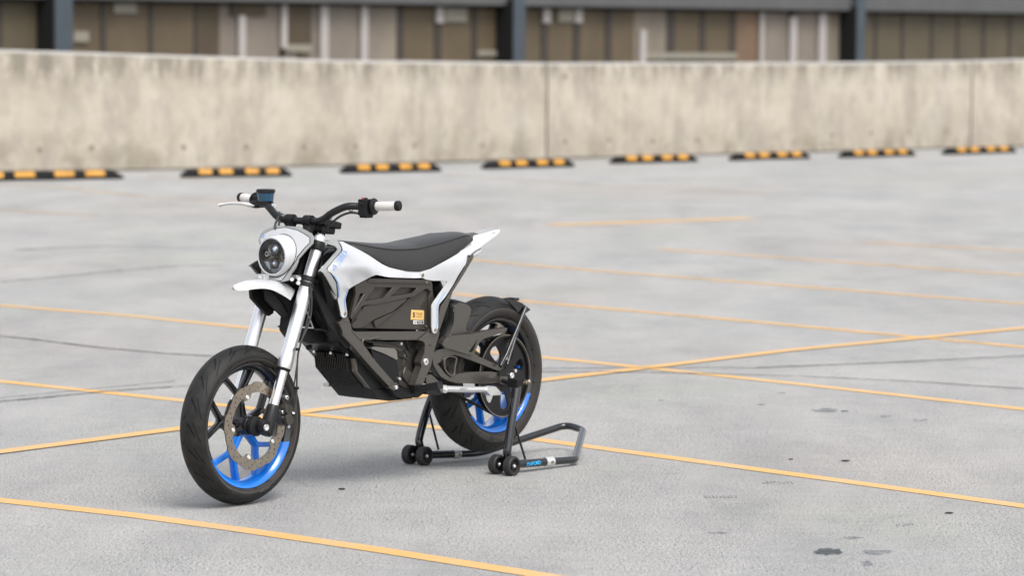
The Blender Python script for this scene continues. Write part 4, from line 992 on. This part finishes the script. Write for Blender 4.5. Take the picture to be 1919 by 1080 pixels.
# ---- battery box with cast cover
BY = .128
m = MB(); plate(m, [(P(u, v, BY - .012).x, P(u, v, BY - .012).z) for u, v in [(664, 540), (700, 520), (808, 525), (815, 560), (803, 619), (658, 616)]], -BY + .012, BY - .012); batt = m.build('battery_box', MT['plastic'], bike, .004)
hol = [[(703.5, 539), (736.5, 539.5), (721, 559), (684.8, 565)], [(750.2, 539.5), (782, 540.2), (774.2, 550), (734, 556)], [(676.3, 550.5), (683.4, 551.2), (665.3, 581)]]
tri_cover = [(666, 535.5), (693, 522.3), (808.5, 525), (811.5, 534), (811, 548), (806, 546), (803, 542), (797, 542.5), (777, 556.5), (765, 559), (706, 571.5), (683, 573), (676, 578), (659.5, 599), (657.6, 596), (668, 551)]
for s_ in (1, -1):
    fm = (lambda q: q) if s_ > 0 else (lambda q: q.mirrored())
    m = MB(); pplate(m, tri_cover, BY - .010, BY + .006, hol, 0); cov = fm(m).build('battery_cover', MT['plastic'], batt, .003)
    m = MB(); m.box((0, 0, 0), (.001, .001, .001)) if False else None
    # upper edge bead catching the light
    m = MB(); pplate(m, [(693, 522.3), (808, 525), (810.5, 532), (690, 529)], BY - .01, BY + .011, (), 2); fm(m).build('cover_lip', MT['plastic'], batt, .004)
    m = MB(); pplate(m, [(683, 574.5), (700, 571), (764.5, 559.2), (760, 565), (738, 583), (702, 599), (677, 615), (662, 615), (660, 610), (672, 597)], BY - .012, BY + .002, (), 1.5)
    fm(m).build('cooling_fin', MT['plastic'], batt, .005)
    m = MB(); pplate(m, [(701, 602), (705, 614.5), (772, 557), (766, 561), (745, 581)], BY - .012, BY - .002, (), 1); fm(m).build('rib', MT['plastic'], batt, .003)
    m = MB(); pplate(m, [(678, 574), (690, 573.5), (664, 604), (659, 610), (660, 598)], BY - .012, BY - .005, (), 1); fm(m).build('cover_recess', MT['gloss_black'], batt, .003)
    m = MB(); pplate(m, [(805, 548), (808, 546), (812, 552), (816, 562), (815, 575), (810, 590), (808, 616), (803, 616), (803, 560)], BY - .03, BY - .006, (), 2); fm(m).build('rear_edge', MT['plastic'], batt, .004)
m = MB(); y_ = BY - .010
pplate(m, [(771.4, 581), (795.3, 582), (795, 600), (770, 599.5)], y_ - .001, y_, (), 1); stk = m.build('gold_sticker', MT['gold'], batt)
def on(u0, v0, sx_, sy_, yy, sk=.04): return lambda x, t: P(u0 + x * sx_, v0 + x * sx_ * sk - t * sy_, yy)
text_mesh('5', on(774, 594.3, 9.5, 12.5, y_ + .0008), 'numeral', MT['ink'], stk, 1, .03)
text_mesh('YEAR', on(780, 591.2, 5.2, 8.5, y_ + .0008), 'lettering', MT['gold_ink'], stk, 1, .0)
text_mesh('WARRANTY', on(779.6, 594.8, 2.25, 2.6, y_ + .0008), 'lettering', MT['gold_ink'], stk, 1, .02)
m = MB(); pplate(m, [(775.2, 600.8), (794.8, 600.8), (794.6, 608), (775, 607.8)], y_ - .001, y_ - .0003, (), 1.2); stk2 = m.build('capacity_sticker', MT['sticker_white'], batt)
m = MB(); pplate(m, [(782.6, 601.6), (793.8, 601.6), (793.7, 607.2), (782.5, 607.1)], y_ - .001, y_ + .0004, (), .8); m.build('sticker_field', MT['ink'], stk2)
text_mesh('7.2', on(784.2, 606, 5.2, 5.2, y_ + .001, .0), 'lettering', MT['sticker_white'], stk2, 1, .04)
text_mesh('ZF', on(777, 605.8, 4.0, 4.6, y_ + .0006, .0), 'lettering', MT['ink'], stk2, 1, .02)

# ---- frame
FY = .132
down = [(645, 594), (651, 592), (656, 603), (661, 621), (675.5, 638), (689, 656), (702, 675), (722, 698), (744, 722.5), (741, 729), (730, 725), (700, 693), (684, 675), (663, 650), (645, 631), (641, 617), (635.5, 606)]
rail = [(659, 622), (804, 621.5), (806, 630), (788, 637.5), (712, 637.5), (700, 636), (674, 637)]
pivot = [(803.5, 622.5), (811, 612), (823, 612), (824, 626), (818, 645), (813, 662), (811, 676), (808, 686), (799, 706), (791.6, 725), (777, 724), (784, 705), (791, 687), (789, 680), (791.5, 672), (795.5, 663), (797, 645), (794, 640.5), (786, 638)]
strut = [(883, 478), (887.5, 480.5), (887, 485), (868, 517), (849, 547), (835.6, 585), (827, 612), (820, 628), (811, 630), (808, 622), (821, 600), (826, 575), (846, 545), (865, 512)]
cradle = [(741, 720), (748, 724), (758, 731), (770, 732), (791, 725), (794, 738), (784, 746), (747, 745.5), (738, 738), (730, 728)]
frame_m = MB()
m = MB(); pplate(m, down, FY - .030, FY, (), 2); pplate(m, rail, FY - .028, FY - .003, (), 1); pplate(m, pivot, FY - .030, FY + .003, (), 1.5)
m.mirror(); fr_o = m.build('frame', MT['bronze'], bike, .003, 40)
m = MB(); pplate(m, strut, FY - .022, FY - .003, (), 1); m.pair('subframe_strut', MT['bronze'], bike, .003)
m = MB(); pplate(m, cradle, FY - .04, FY - .002, (), 2); m.mirror(); m.box((-.80, 0, .345), (.06, .22, .03)); m.build('cradle', MT['black'], bike, .004)
m = MB(); pplate(m, [(729, 727), (742, 717), (748, 722), (740, 733)], FY - .02, FY + .004, (), 1); m.pair('frame_lug', MT['bronze'], bike, .002)
m = MB(); m.tube([P(u, v, FY - .006) for u, v in ((714, 634.5), (706, 633.2), (696, 635.5), (684, 636), (679, 640), (681, 650), (688, 661), (696, 672), (702, 677))], .0055, 10)
m.pair('frame_gusset', MT['bronze'], bike)
m = MB()
for q in ((742.5, 726), (798.3, 678.5)): pass
m.lathe([(0, .0), (.0135, 0), (.0135, .003), (.0115, .0045), (.005, .0045), (.0045, .001), (0, .001)], P(798.3, 678.5, FY + .003), n=28, closed=False)
bolt(m, P(742.5, 726.5, FY + .004), .008, h=.005); bolt(m, P(777, 727, FY), .007, h=.006); m.mirror(); m.each('frame_bolt', MT['alu'], fr_o)
m = MB(); m.lathe([(0, .0), (.0045, 0), (.0045, .0012), (0, .0012)], P(798.3, 678.5, FY + .0042), n=12, closed=False); m.lathe([(0, 0), (.004, 0), (.004, .0008), (0, .0008)], P(806.5, 647.5, FY + .003), n=12, closed=False); m.each('bolt_socket', MT['ink'], fr_o)

for pts in ([(786, 637), (797, 628), (804, 622)], [(661, 621), (668, 628), (676, 637)], [(636, 606), (645, 601), (655, 602)]):
    m = MB(); q = [P(u, v, FY + .001) for u, v in pts]; R_ = random.Random(3)
    for a_, b_ in zip(q, q[1:]):
        for k in range(7): m.lathe([(0, .0022), (.0030, .0012), (.0034, 0), (0, -.001)], a_.lerp(b_, k / 7), n=8, closed=False)
    m.build('weld_bead', MT['bronze'], fr_o)
m = MB(); m.tube([P(u, v, y) for u, v, y in ((664, 628, .118), (690, 640, .112), (720, 642, .11), (752, 650, .108), (764, 668, .10))], .0042, 8); m.build('motor_cable', MT['hose'], bike)
m = MB(); m.tube([P(u, v, y) for u, v, y in ((760, 690, .10), (756, 706, .105), (765, 720, .10))], .0045, 8); m.build('motor_cable', MT['hose'], bike)
m = MB()
for u, v, y in ((664, 612, .121), (800, 612, .121), (672, 530, .134), (800, 530, .138)): bolt(m, P(u, v, y), .0045, h=.003)
m.each('cover_screw', MT['steel'], bike)
# ---- motor, sprocket, covers
mc = P(770, 679, .07); mc.y = 0
m = MB(); m.lathe([(0, .085), (.055, .085), (.062, .078), (.098, .075), (.105, .065), (.105, -.08), (.09, -.09), (0, -.09)], mc, n=56, closed=False)
m.box(mc + Vector((.08, 0, .02)), (.10, .16, .14))
mot = m.build('motor', MT['motor'], bike, .003)
m = MB()
for k in range(9):
    a = 2 * PI * k / 9 + .35; p = mc + Vector((.075 * math.cos(a), .083, .075 * math.sin(a))); m.box(p, (.062, .014, .005), Matrix.Rotation(-a, 3, 'Y'))
m.each('motor_rib', MT['motor'], mot, .001)
m = MB(); m.lathe([(.010, .088), (.038, .088), (.040, .092), (.040, .118), (.038, .122), (.010, .122)], mc + Vector((-.03, 0, 0)), n=48); m.build('front_sprocket', MT['matte_black'], mot)
m = MB(); pplate(m, [(695.5, 653.5), (702, 650), (740, 653), (744, 658), (746, 673), (744, 675), (720, 663)], .07, .118, (), 2); m.build('motor_cover_top', MT['motor_cover'], mot, .004)
m = MB(); pplate(m, [(695.5, 655), (744, 675.5), (747, 690), (747, 725), (742, 722), (722, 698), (701, 674)], .06, .114, (), 2); m.build('motor_cover', MT['black'], mot, .004)
m = MB(); pplate(m, [(700, 641), (752, 641), (757, 648), (757, 655), (750, 660), (738, 652), (700, 648)], .06, .108, (), 3); pplate(m, [(748, 700), (760, 690), (775, 700), (788, 712), (778, 724), (760, 728), (748, 722)], .05, .10, (), 3); m.build('motor_shell', MT['motor'], mot, .006)
m = MB(); bolt(m, P(751, 644.5, .109), .0065, h=.006); bolt(m, P(748, 710.5, .115), .0065, h=.006); m.each('motor_bolt', MT['alu'], mot)
m = MB(); plate(m, [(-.54, .62), (-.95, .62), (-.96, .45), (-.90, .35), (-.74, .36), (-.60, .50)], -.05, .04); m.build('inner_housing', MT['matte_black'], bike)

# ---- controller with heat sink fins
prof = [(-.512, .524), (-.520, .462), (-.606, .384)]
m = MB(); plate(m, [(-.524, .524), (-.532, .456), (-.618, .378), (-.70, .378), (-.60, .48), (-.58, .524)], -.086, .100); ctl = m.build('motor_controller', MT['black'], bike, .003)
m = MB(); nF = 19
for k in range(nF):
    y = -.086 + k * (.156 / (nF - 1)); top_ = .524 if k % 6 else .508
    plate(m, [(-.500, top_ - .004), (-.508, .460), (-.592, .386), (-.618, .378), (-.535, .456), (-.528, top_)], y - .0015, y + .0015)
m.build('heat_sink_fins', MT['fin'], ctl, .0005)
m = MB(); plate(m, [(-.516, .505), (-.525, .455), (-.600, .387), (-.618, .378), (-.535, .456), (-.528, .505)], .077, .1005); m.build('controller_cover', MT['bronze'], ctl, .002)
m = MB()
for y in (-.084, .0, .080): bolt(m, (-.498, y, .520), .006, (1, 0, .2), .005)
m.each('controller_bolt', MT['alu'], ctl)
# skid plate
m = MB(); m.sheet([[Vector((x, y, z)) for y in (-.10, -.05, 0, .05, .10)] for x, z in ((-.604, .383), (-.655, .339), (-.72, .327), (-.86, .325))], .004)
plate(m, [(-.61, .382), (-.655, .339), (-.72, .327), (-.80, .325), (-.80, .350), (-.745, .372), (-.70, .375)], .096, .101); plate(m, [(-.61, .382), (-.655, .339), (-.72, .327), (-.80, .325), (-.80, .350), (-.745, .372), (-.70, .375)], -.101, -.096)
m.build('skid_plate', MT['black'], bike, .002)
# right foot peg peeping out beyond the skid plate, left foot peg
fpp = P(777, 727, .135)
m = MB(); m.box(P(617, 721, -.13), (.035, .03, .014)); m.build('foot_peg', MT['cast'], bike, .003)
m = MB(); a = P(781, 731, .14); b = P(826, 722, .235)
d = (b - a); Rm = Matrix((Vector((1, 0, 0)), d.normalized(), Vector((1, 0, 0)).cross(d.normalized()))).transposed()
m.box((a + b) / 2 + Vector((0, 0, -.004)), (.030, d.length, .022), Rm)
for k in range(11):
    q = a.lerp(b, .06 + k * .088); m.box(q + Vector((.010, 0, .010)), (.008, .004, .010), Rm); m.box(q + Vector((-.012, 0, .010)), (.008, .004, .010), Rm)
m.box(a + Vector((0, 0, .004)), (.05, .03, .03)); m.build('foot_peg', MT['satin_black'], bike, .001)
m = MB(); pplate(m, [(799, 707), (804, 702), (810, 703), (826, 718), (822, 722), (800, 720)], .11, .138, (), 2); m.build('peg_bracket', MT['bronze'], bike, .003)

# ---- swing arm
SYM = .108
m = MB()
upper = [(812, 661), (826, 655), (839, 652), (858, 655), (880, 661), (905, 672), (930, 683), (951, 690), (960, 694), (958, 703), (946, 700), (920, 690), (890, 678), (862, 668), (850, 665), (838, 668), (822, 682), (812, 684)]
lower_ = [(811, 680), (822, 684), (834, 700), (844, 708), (860, 701), (880, 698), (920, 697), (938, 699), (938, 718), (900, 720), (856, 718.5), (840, 714), (826, 706), (818, 694)]
pplate(m, upper, SYM - .028, SYM, (), 2); pplate(m, lower_, SYM - .028, SYM + .002, (), 3)
m.mirror(); plate(m, [(P(u, v, .07).x, P(u, v, .07).z) for u, v in [(806, 655), (836, 652), (848, 668), (826, 700), (812, 690)]], -.10, .08)
sw = m.build('swingarm', MT['bronze'], bike, .006, 40)
m = MB(); ring = smoothc([(833, 673), (840, 668), (848, 667.5), (857, 670), (858, 676), (855, 690), (855, 698), (853, 705), (846, 706), (838, 699), (833, 688)], 3)
inn = smoothc([(836, 675), (841, 670.8), (848, 670), (854.6, 672), (855.2, 677), (852.6, 690), (852, 698), (850, 702), (846, 702.5), (840, 697), (836, 688)], 3)
pplate(m, ring, SYM - .05, SYM + .008, [inn]); m.build('swingarm_opening', MT['bronze'], sw, .002); 
m = MB(); pplate(m, [(828, 660), (850, 664), (862, 669), (925, 695), (860, 702), (840, 706), (822, 690)], .03, .050); m.build('swingarm_inner', MT['matte_black'], sw)
m = MB(); pplate(m, [(936, 699), (946, 694), (950, 688), (964, 690), (979, 695), (982, 700), (988, 716), (984, 722), (936, 722)], SYM - .02, SYM + .010, (), 2); m.pair('axle_plate', MT['satin_black'], sw, .003)
m = MB(); pplate(m, [(938, 706), (952, 706), (952, 720), (938, 720)], SYM - .01, SYM + .016, (), 1); m.pair('axle_block', MT['bronze'], sw, .002)
m = MB(); m.lathe([(0, 0), (.0125, 0), (.0125, .004), (.0105, .006), (.0055, .006), (.005, .002), (0, .002)], P(959, 704.5, SYM + .012), n=28, closed=False); m.lathe([(0, 0), (.007, 0), (.007, .004), (.004, .005), (0, .005)], P(966, 695.5, SYM + .010), n=18, closed=False); m.each('axle_nut', MT['alu'], sw)
m = MB(); m.lathe([(0, 0), (.0045, 0), (.0045, .001), (0, .001)], P(959, 704.5, SYM + .0165), n=10, closed=False); m.each('bolt_socket', MT['ink'], sw)
m = MB(); m.cyl(RC + Vector((0, -.12, 0)), RC + Vector((0, .115, 0)), .010); m.build('axle', MT['steel'], bike)
m = MB(); q = P(979, 718, SYM + .018); m.cyl(q, q + Vector((-.045, 0, 0)), .006); m.lathe([(0, .004), (.011, .004), (.011, -.004), (0, -.004)], q + Vector((-.018, 0, 0)), (1, 0, 0), 8, closed=False); m.lathe([(0, .004), (.009, .004), (.012, -.004), (0, -.006)], q + Vector((-.036, 0, 0)), (1, 0, 0), 16, closed=False); m.pair('tension_bolt', MT['steel'], bike)
# belt guard and inner hugger
guard = [(829, 646), (833, 637), (838, 632), (860, 629), (885, 627), (912, 620), (948, 614.5), (951.5, 615.5), (950, 620), (930, 628), (907, 635.5), (898, 644), (892, 656), (888.5, 666), (876, 664), (862, 660), (846, 655), (836, 653.5)]
gh = [(868, 640.5), (896.5, 634.5), (889, 652), (884.5, 662), (878, 661)]
m = MB(); pplate(m, guard, .098, .122, [[(895.5, 635.5), (888, 658), (884, 661), (879, 660), (886, 650)]], 1); gd = m.build('belt_guard', MT['bronze'], bike, .004)
HY = .082
m = MB(); pplate(m, smoothc([(840, 640), (845, 626), (851, 606), (852, 588), (853, 574), (861, 567.5), (873, 569.5), (883, 577.5), (883, 588), (878, 602), (875, 614), (876.5, 622), (883, 628), (884, 634), (862, 638)], 3), HY - .005, HY); m.build('hugger', MT['bronze'], bike, .003, 50)
rows = []
for (u, v) in [(838, 640), (844, 626), (849.5, 608), (850.5, 590), (851.5, 576), (858, 569), (868, 568.5), (876, 571)]:
    c = P(u, v, HY); rows.append([Vector((c.x + .016 * (1 - abs(k) ** 4), HY * k * .985, c.z + .012 * (1 - abs(k) ** 4))) for k in (-1, -.94, -.8, -.5, 0, .5, .8, .94, 1)])
MB().sheet(dens(rows), .004).build('hugger_arch', MT['black'], bike, 0, 60)
m = MB(); m.tube([P(812, 530, .06), P(822, 560, .05), P(830, 600, .03), P(836, 640, .02)], [.03, .034, .034, .028], 20); m.build('shock_absorber', MT['black'], bike)

# ---- belt pulley and belt
pc = RC + Vector((0, .083, 0)); pr = .160
n = 120; out = [(pc.x + pr * math.cos(2 * PI * k / n), pc.z + pr * math.sin(2 * PI * k / n)) for k in range(n)]
hs_ = [[(pc.x + .018 * math.cos(2 * PI * k / 24), pc.z + .018 * math.sin(2 * PI * k / 24)) for k in range(24)]]
for k in range(7):
    a0 = 2 * PI * k / 7 + .2
    tear = [(.066, -.12), (.096, -.24), (.128, -.24), (.136, -.06), (.126, .14), (.085, .27), (.064, .12)]
    hs_.append(smoothc([(pc.x + r * math.cos(a0 + t), pc.z + r * math.sin(a0 + t)) for r, t in tear], 3))
m = MB(); plate(m, out, pc.y - .002, pc.y + .004, hs_)
m.lathe([(pr - .006, -.014), (pr - .001, -.014), (pr + .003, -.012), (pr + .003, -.010), (pr - .001, -.009), (pr - .001, .009), (pr + .003, .010), (pr + .004, .013), (pr - .006, .013)], pc, n=120)
m.lathe([(.018, -.03), (.04, -.03), (.045, 0), (.04, .010), (.018, .012)], pc, n=40)
pu = m.build('belt_pulley', MT['satin_black'], rw, 0, 30); pu.location = -rw.location
m = MB(); m.lathe([(pr + .004, .010), (pr + .0055, .0115), (pr + .0052, .0145), (pr + .002, .0145)], pc, n=120); o = m.build('pulley_rim', MT['steel'], rw); o.location = -rw.location
fcn = mc + Vector((-.03, 0, 0)); r1, r2 = pr, .041; A1 = Vector((pc.x, pc.z)); A2 = Vector((fcn.x, fcn.z)); dd = A2 - A1; L = dd.length; ba = math.atan2(dd.y, dd.x); of = math.acos((r1 - r2) / L)
path = [A1 + Vector((math.cos(ba + of + (2 * PI - 2 * of) * k / 50), math.sin(ba + of + (2 * PI - 2 * of) * k / 50))) * (r1 + .001) for k in range(51)]
path += [A2 + Vector((math.cos(ba - of + 2 * of * k / 20), math.sin(ba - of + 2 * of * k / 20))) * r2 for k in range(21)]
npth = len(path); rings = []
for k in range(npth):
    p = path[k]; t = (path[(k + 1) % npth] - path[k - 1]).normalized(); nn = Vector((t.y, -t.x)); y0_, y1_ = pc.y - .0085, pc.y + .0085
    q = p + nn * .003; rings.append([Vector((p.x, y0_, p.y)), Vector((p.x, y1_, p.y)), Vector((q.x, y1_, q.y)), Vector((q.x, y0_, q.y))])
m = MB(); m.loft(rings + [rings[0]], caps=False)
# teeth on the free spans
for s_ in (1, -1):
    a_ = ba + of * s_; p0 = A1 + Vector((math.cos(a_), math.sin(a_))) * r1; p1_ = A2 + Vector((math.cos(a_), math.sin(a_))) * r2; dv = (p1_ - p0).normalized(); nv = Vector((math.cos(a_), math.sin(a_)))
    for k in range(int((p1_ - p0).length / .009)):
        q = p0 + dv * (.009 * k) - nv * .0015; m.box((q.x, pc.y, q.y), (.0045, .017, .004), Matrix.Rotation(-math.atan2(dv.y, dv.x), 3, 'Y'))
m.build('drive_belt', MT['matte_black'], bike, 0, 30)

# ---- kickstand, rear support struts, caliper, hose
m = MB(); a, b = P(832, 729.5, .155), P(928, 730, .165)
m.tube([a, P(850, 730, .157), P(880, 731, .160), b], [.0125, .0125, .012, .0115], 8, smooth=False); m.cyl(a + Vector((0, -.012, 0)), a + Vector((0, .010, 0)), .0155)
pplate(m, [(912, 733), (922, 725), (929, 724.5), (941, 737), (940, 741), (920, 742)], .150, .180, (), 1.5)
pplate(m, [(863, 729), (873, 725.5), (878, 726), (876, 730)], .162, .173, (), 1); ks = m.build('kickstand', MT['cast'], bike, .002)
m = MB(); bolt(m, a + Vector((0, .010, 0)), .009, h=.005); m.build('pivot_bolt', MT['alu'], ks)
m = MB(); pplate(m, [(800, 728), (826, 724), (832, 738), (824, 741), (800, 740)], .115, .148, (), 1); m.build('kickstand_bracket', MT['satin_black'], bike, .002)
m = MB()
m.tube([P(938, 687, .125), P(950, 664, .118), P(986, 577, .088)], .0078, 14, smooth=False); m.tube([P(951, 684, .118), P(957, 664, .112), P(974, 610, .10)], .0055, 12, smooth=False)
m.pair('mudguard_strut', MT['gloss_black'], bike)
rows = []
for q in (-.010, .004, .018):
    rows.append([Vector((-1.566 - .040 * abs(t) ** 1.5 - q, .078 * t, .656 - .030 * abs(t) ** 2 - q * .6)) for t in (-1, -.75, -.5, -.25, 0, .25, .5, .75, 1)])
m = MB(); m.sheet(rows, .005); m.box(P(960.5, 561, -.005), (.034, .045, .011)); pplate(m, [(947, 562), (956, 562), (968, 563.5), (980, 569), (985, 573.5), (993, 582), (985, 588), (979, 590.5), (971, 585), (964, 576), (955, 567)], .072, .080, (), 1); m.build('mudguard_mount', MT['gloss_black'], bike, .001)
# caliper
m = MB(); pplate(m, [(527, 744), (532, 738), (540, 737), (545, 745), (539, 757), (538, 768), (546, 795), (540, 800), (530, 797), (521, 790), (524, 768), (531, 757)], .072, .100, (), 2); cal = m.build('brake_caliper', MT['caliper'], bike, .003)
m = MB(); pplate(m, smoothc([(540, 759), (546, 760), (550, 765), (550, 771), (547.5, 777), (550.5, 783), (551, 790), (547, 796), (541, 796), (537.5, 791), (537.5, 784), (540, 777.5), (536, 771), (536, 764)], 3), .085, .122); m.build('caliper_piston_cover', MT['plastic'], cal, .004)
m = MB()
for u, v in ((536.5, 745.5), (529.5, 772.5)): m.lathe([(.0035, 0), (.0085, 0), (.0085, .006), (.0065, .008), (.0035, .008)], P(u, v, .101), n=18)
bolt(m, P(541, 800, .10), .006); bolt(m, P(531, 783, .10), .006); m.cyl(P(550, 775, .122), P(551, 774, .132), .0045); m.each('caliper_bolt', MT['alu'], cal)
m = MB(); m.tube([P(582, 536, .125), P(584.5, 560, .13), P(583, 590, .13), P(577, 612, .13), P(566, 638, .13), P(559, 665, .13), P(557, 700, .135), P(556.5, 730, .135), P(555, 755, .135), P(552, 773, .135)], .0036, 10); m.build('brake_hose', MT['hose'], bike)
m = MB(); m.tube([P(580, 540, .122), P(580.5, 575, .125), P(573, 615, .13), P(562, 650, .133), P(556, 690, .135), P(550, 735, .12), P(545, 752, .11)], .0025, 8); m.build('sensor_wire', MT['hose'], bike)
m = MB(); 
for u, v in ((558.5, 655), (556.5, 728)): m.box(P(u, v, .134), (.016, .012, .010))
m.each('hose_clip', MT['black'], bike, .002)

# ================================================================== THE PADDOCK STAND
stand = empty('paddock_stand', B0, PSI); stand.location = B0
tag(stand, 'black tubular paddock stand on four small castors lifting the rear wheel', 'motorcycle stand')
sx0 = -1.26; YN, YF = .239, -.205; wr = .0385
for yc in (YN, YF):
    for s_ in (-1, 1):
        y = yc + s_ * .037; c = Vector((sx0, y, wr)); m = MB()
        m.lathe([(.024, -.016), (.035, -.017), (wr, -.013), (wr, .013), (.035, .017), (.028, .017), (.026, .010), (.024, .010)], c, n=48)
        m.lathe([(.0, .004), (.026, .004), (.026, -.004), (0, -.004)], c, n=30, closed=False); m.lathe([(.006, .012), (.012, .012), (.012, -.012), (.006, -.012)], c, n=20)
        for k in range(5):
            a = 2 * PI * k / 5; m.box(c + Vector((.018 * math.cos(a), .0, .018 * math.sin(a))), (.018, .016, .004), Matrix.Rotation(-a, 3, 'Y'))
        wh = m.build('castor', MT['castor'], stand, 0, 35)
        m = MB(); m.lathe([(0, .018), (.005, .018), (.0075, .014), (.0075, .010), (0, .010)], c, n=20, closed=False); m.cyl(c - Vector((0, .014, 0)), c + Vector((0, .012, 0)), .005); m.build('axle_cap', MT['alu'], wh)
def up(yc, sgn):
    top_ = P(971, 716, .150) if sgn > 0 else None
    T = Vector((-1.435, .150, .352)); B = Vector((sx0, abs(yc), .05))
    pts = [Vector((sx0 + .002, abs(yc), .030)), Vector((sx0, abs(yc), .10)), Vector((sx0 - .012, abs(yc) - .008, .125)), Vector((-1.415, .168, .32)), Vector((-1.43, .158, .36))]
    pts = [P(955, 868, .239), P(951, 850, .239), P(952.5, 836, .238), P(959, 790, .228), P(966.5, 745, .214), P(969, 722, .205)]
    if sgn < 0: pts = [Vector((p.x, -(p.y - .034 * (1 - i / 8)), p.z)) for i, p in enumerate(pts)]
    return pts
for yc, sgn in ((YN, 1), (YF, -1)):
    pts = up(yc, sgn); m = MB(); m.tube(pts, [.0165, .0165, .0165, .0175, .0185, .0185], 20, sub=6); u_ = m.build('upright', MT['gloss_black'], stand)
    m = MB(); q = pts[-1]; m.box(q + Vector((0, -.006 * sgn, .008)), (.044, .050, .034)); m.cyl(q, q + Vector((0, -.075 * sgn, .012)), .009, 14); m.build('rubber_cradle', MT['matte_black'], u_, .003)
    m = MB(); a = pts[3].lerp(pts[4], .2); rod_e = Vector((sx0 - .135, yc, .048)); m.tube([a, rod_e], .0048, 10); m.build('brace_rod', MT['gloss_black'], stand)
    e = ground(1078, 864, .02) - B0 if sgn > 0 else ground(899, 852, .02) - B0
    e = Vector((e.dot(BH), e.dot(BN), .024)); s0_ = Vector((sx0 - .005, yc, wr))
    if sgn > 0: EN = e
    else: EF = e
    col_t = .30
    m = MB(); m.tube([s0_ + Vector((.01, 0, 0)), s0_.lerp(e, .58)], .0165, 20); m.build('socket_tube', MT['gloss_black'], stand)
    m = MB(); c0, c1 = s0_.lerp(e, .56), s0_.lerp(e, .67); m.tube([c0, c1], .0195, 22); cl = m.build('collar', MT['cast'], stand, .001)
    m = MB(); bolt(m, c0.lerp(c1, .5) + Vector((0, .019, .0)), .006, h=.006); m.build('collar_bolt', MT['steel'], cl)
    m = MB(); m.tube([s0_, s0_ + Vector((0, -.035, 0)), s0_ + Vector((0, .035, 0))], .006, 10, smooth=False); m.build('axle', MT['steel'], stand)
# handle: rises behind the legs and closes the loop
def onx(u, v, x):   # point of the plane x = const in the bike frame
    o = Vector((0, 0, CAMH)) - B0; d = ray(u, v); o = Vector((o.dot(BH), o.dot(BN), o.z)); d = Vector((d.dot(BH), d.dot(BN), d.z)); t = (x - o.x) / d.x; return o + d * t
s0n, s0f = Vector((sx0 - .005, YN, wr)), Vector((sx0 - .005, YF, wr))
ca, cb = onx(1093.5, 807, -2.0), onx(1062, 796.5, -2.03)
def rnd3(pts, rs, k=6):
    out = [pts[0]]
    for i in range(1, len(pts) - 1):
        a, b, c = pts[i - 1], pts[i], pts[i + 1]; la, lc = (a - b).length, (c - b).length; q = min(rs[i], la * .45, lc * .45)
        p0, p1 = b + (a - b) * (q / la), b + (c - b) * (q / lc)
        for t in range(k + 1): t /= k; out.append(p0 * (1 - t) ** 2 + b * 2 * t * (1 - t) + p1 * t * t)
    return out + [pts[-1]]
pth = rnd3([s0n.lerp(EN, .6), EN, ca, cb, EF, s0f.lerp(EF, .6)], [0, .022, .024, .09, .06, 0])
m = MB(); m.tube(pth, .0150, 20, smooth=False); m.build('handle', MT['gloss_black'], stand)
lg = s0n.lerp(EN, .27)
def fo(x, t):
    u = 987 + x * 6.6; v = 874.8 - t * 9.0 - x * 6.6 * .17
    q = P(u, v, YN); k = (q.x - s0n.x) / (EN.x - s0n.x); yc = YN + (EN.y - YN) * k; zc_ = wr + (EN.z - wr) * k
    q = P(u, v, yc + .016); dz = max(-.0155, min(.0155, q.z - zc_)); return Vector((q.x, yc + math.sqrt(.0172 ** 2 - dz * dz), q.z))
text_mesh('OXFORD', fo, 'brand_lettering', MT['oxford'], stand, 1, .02)
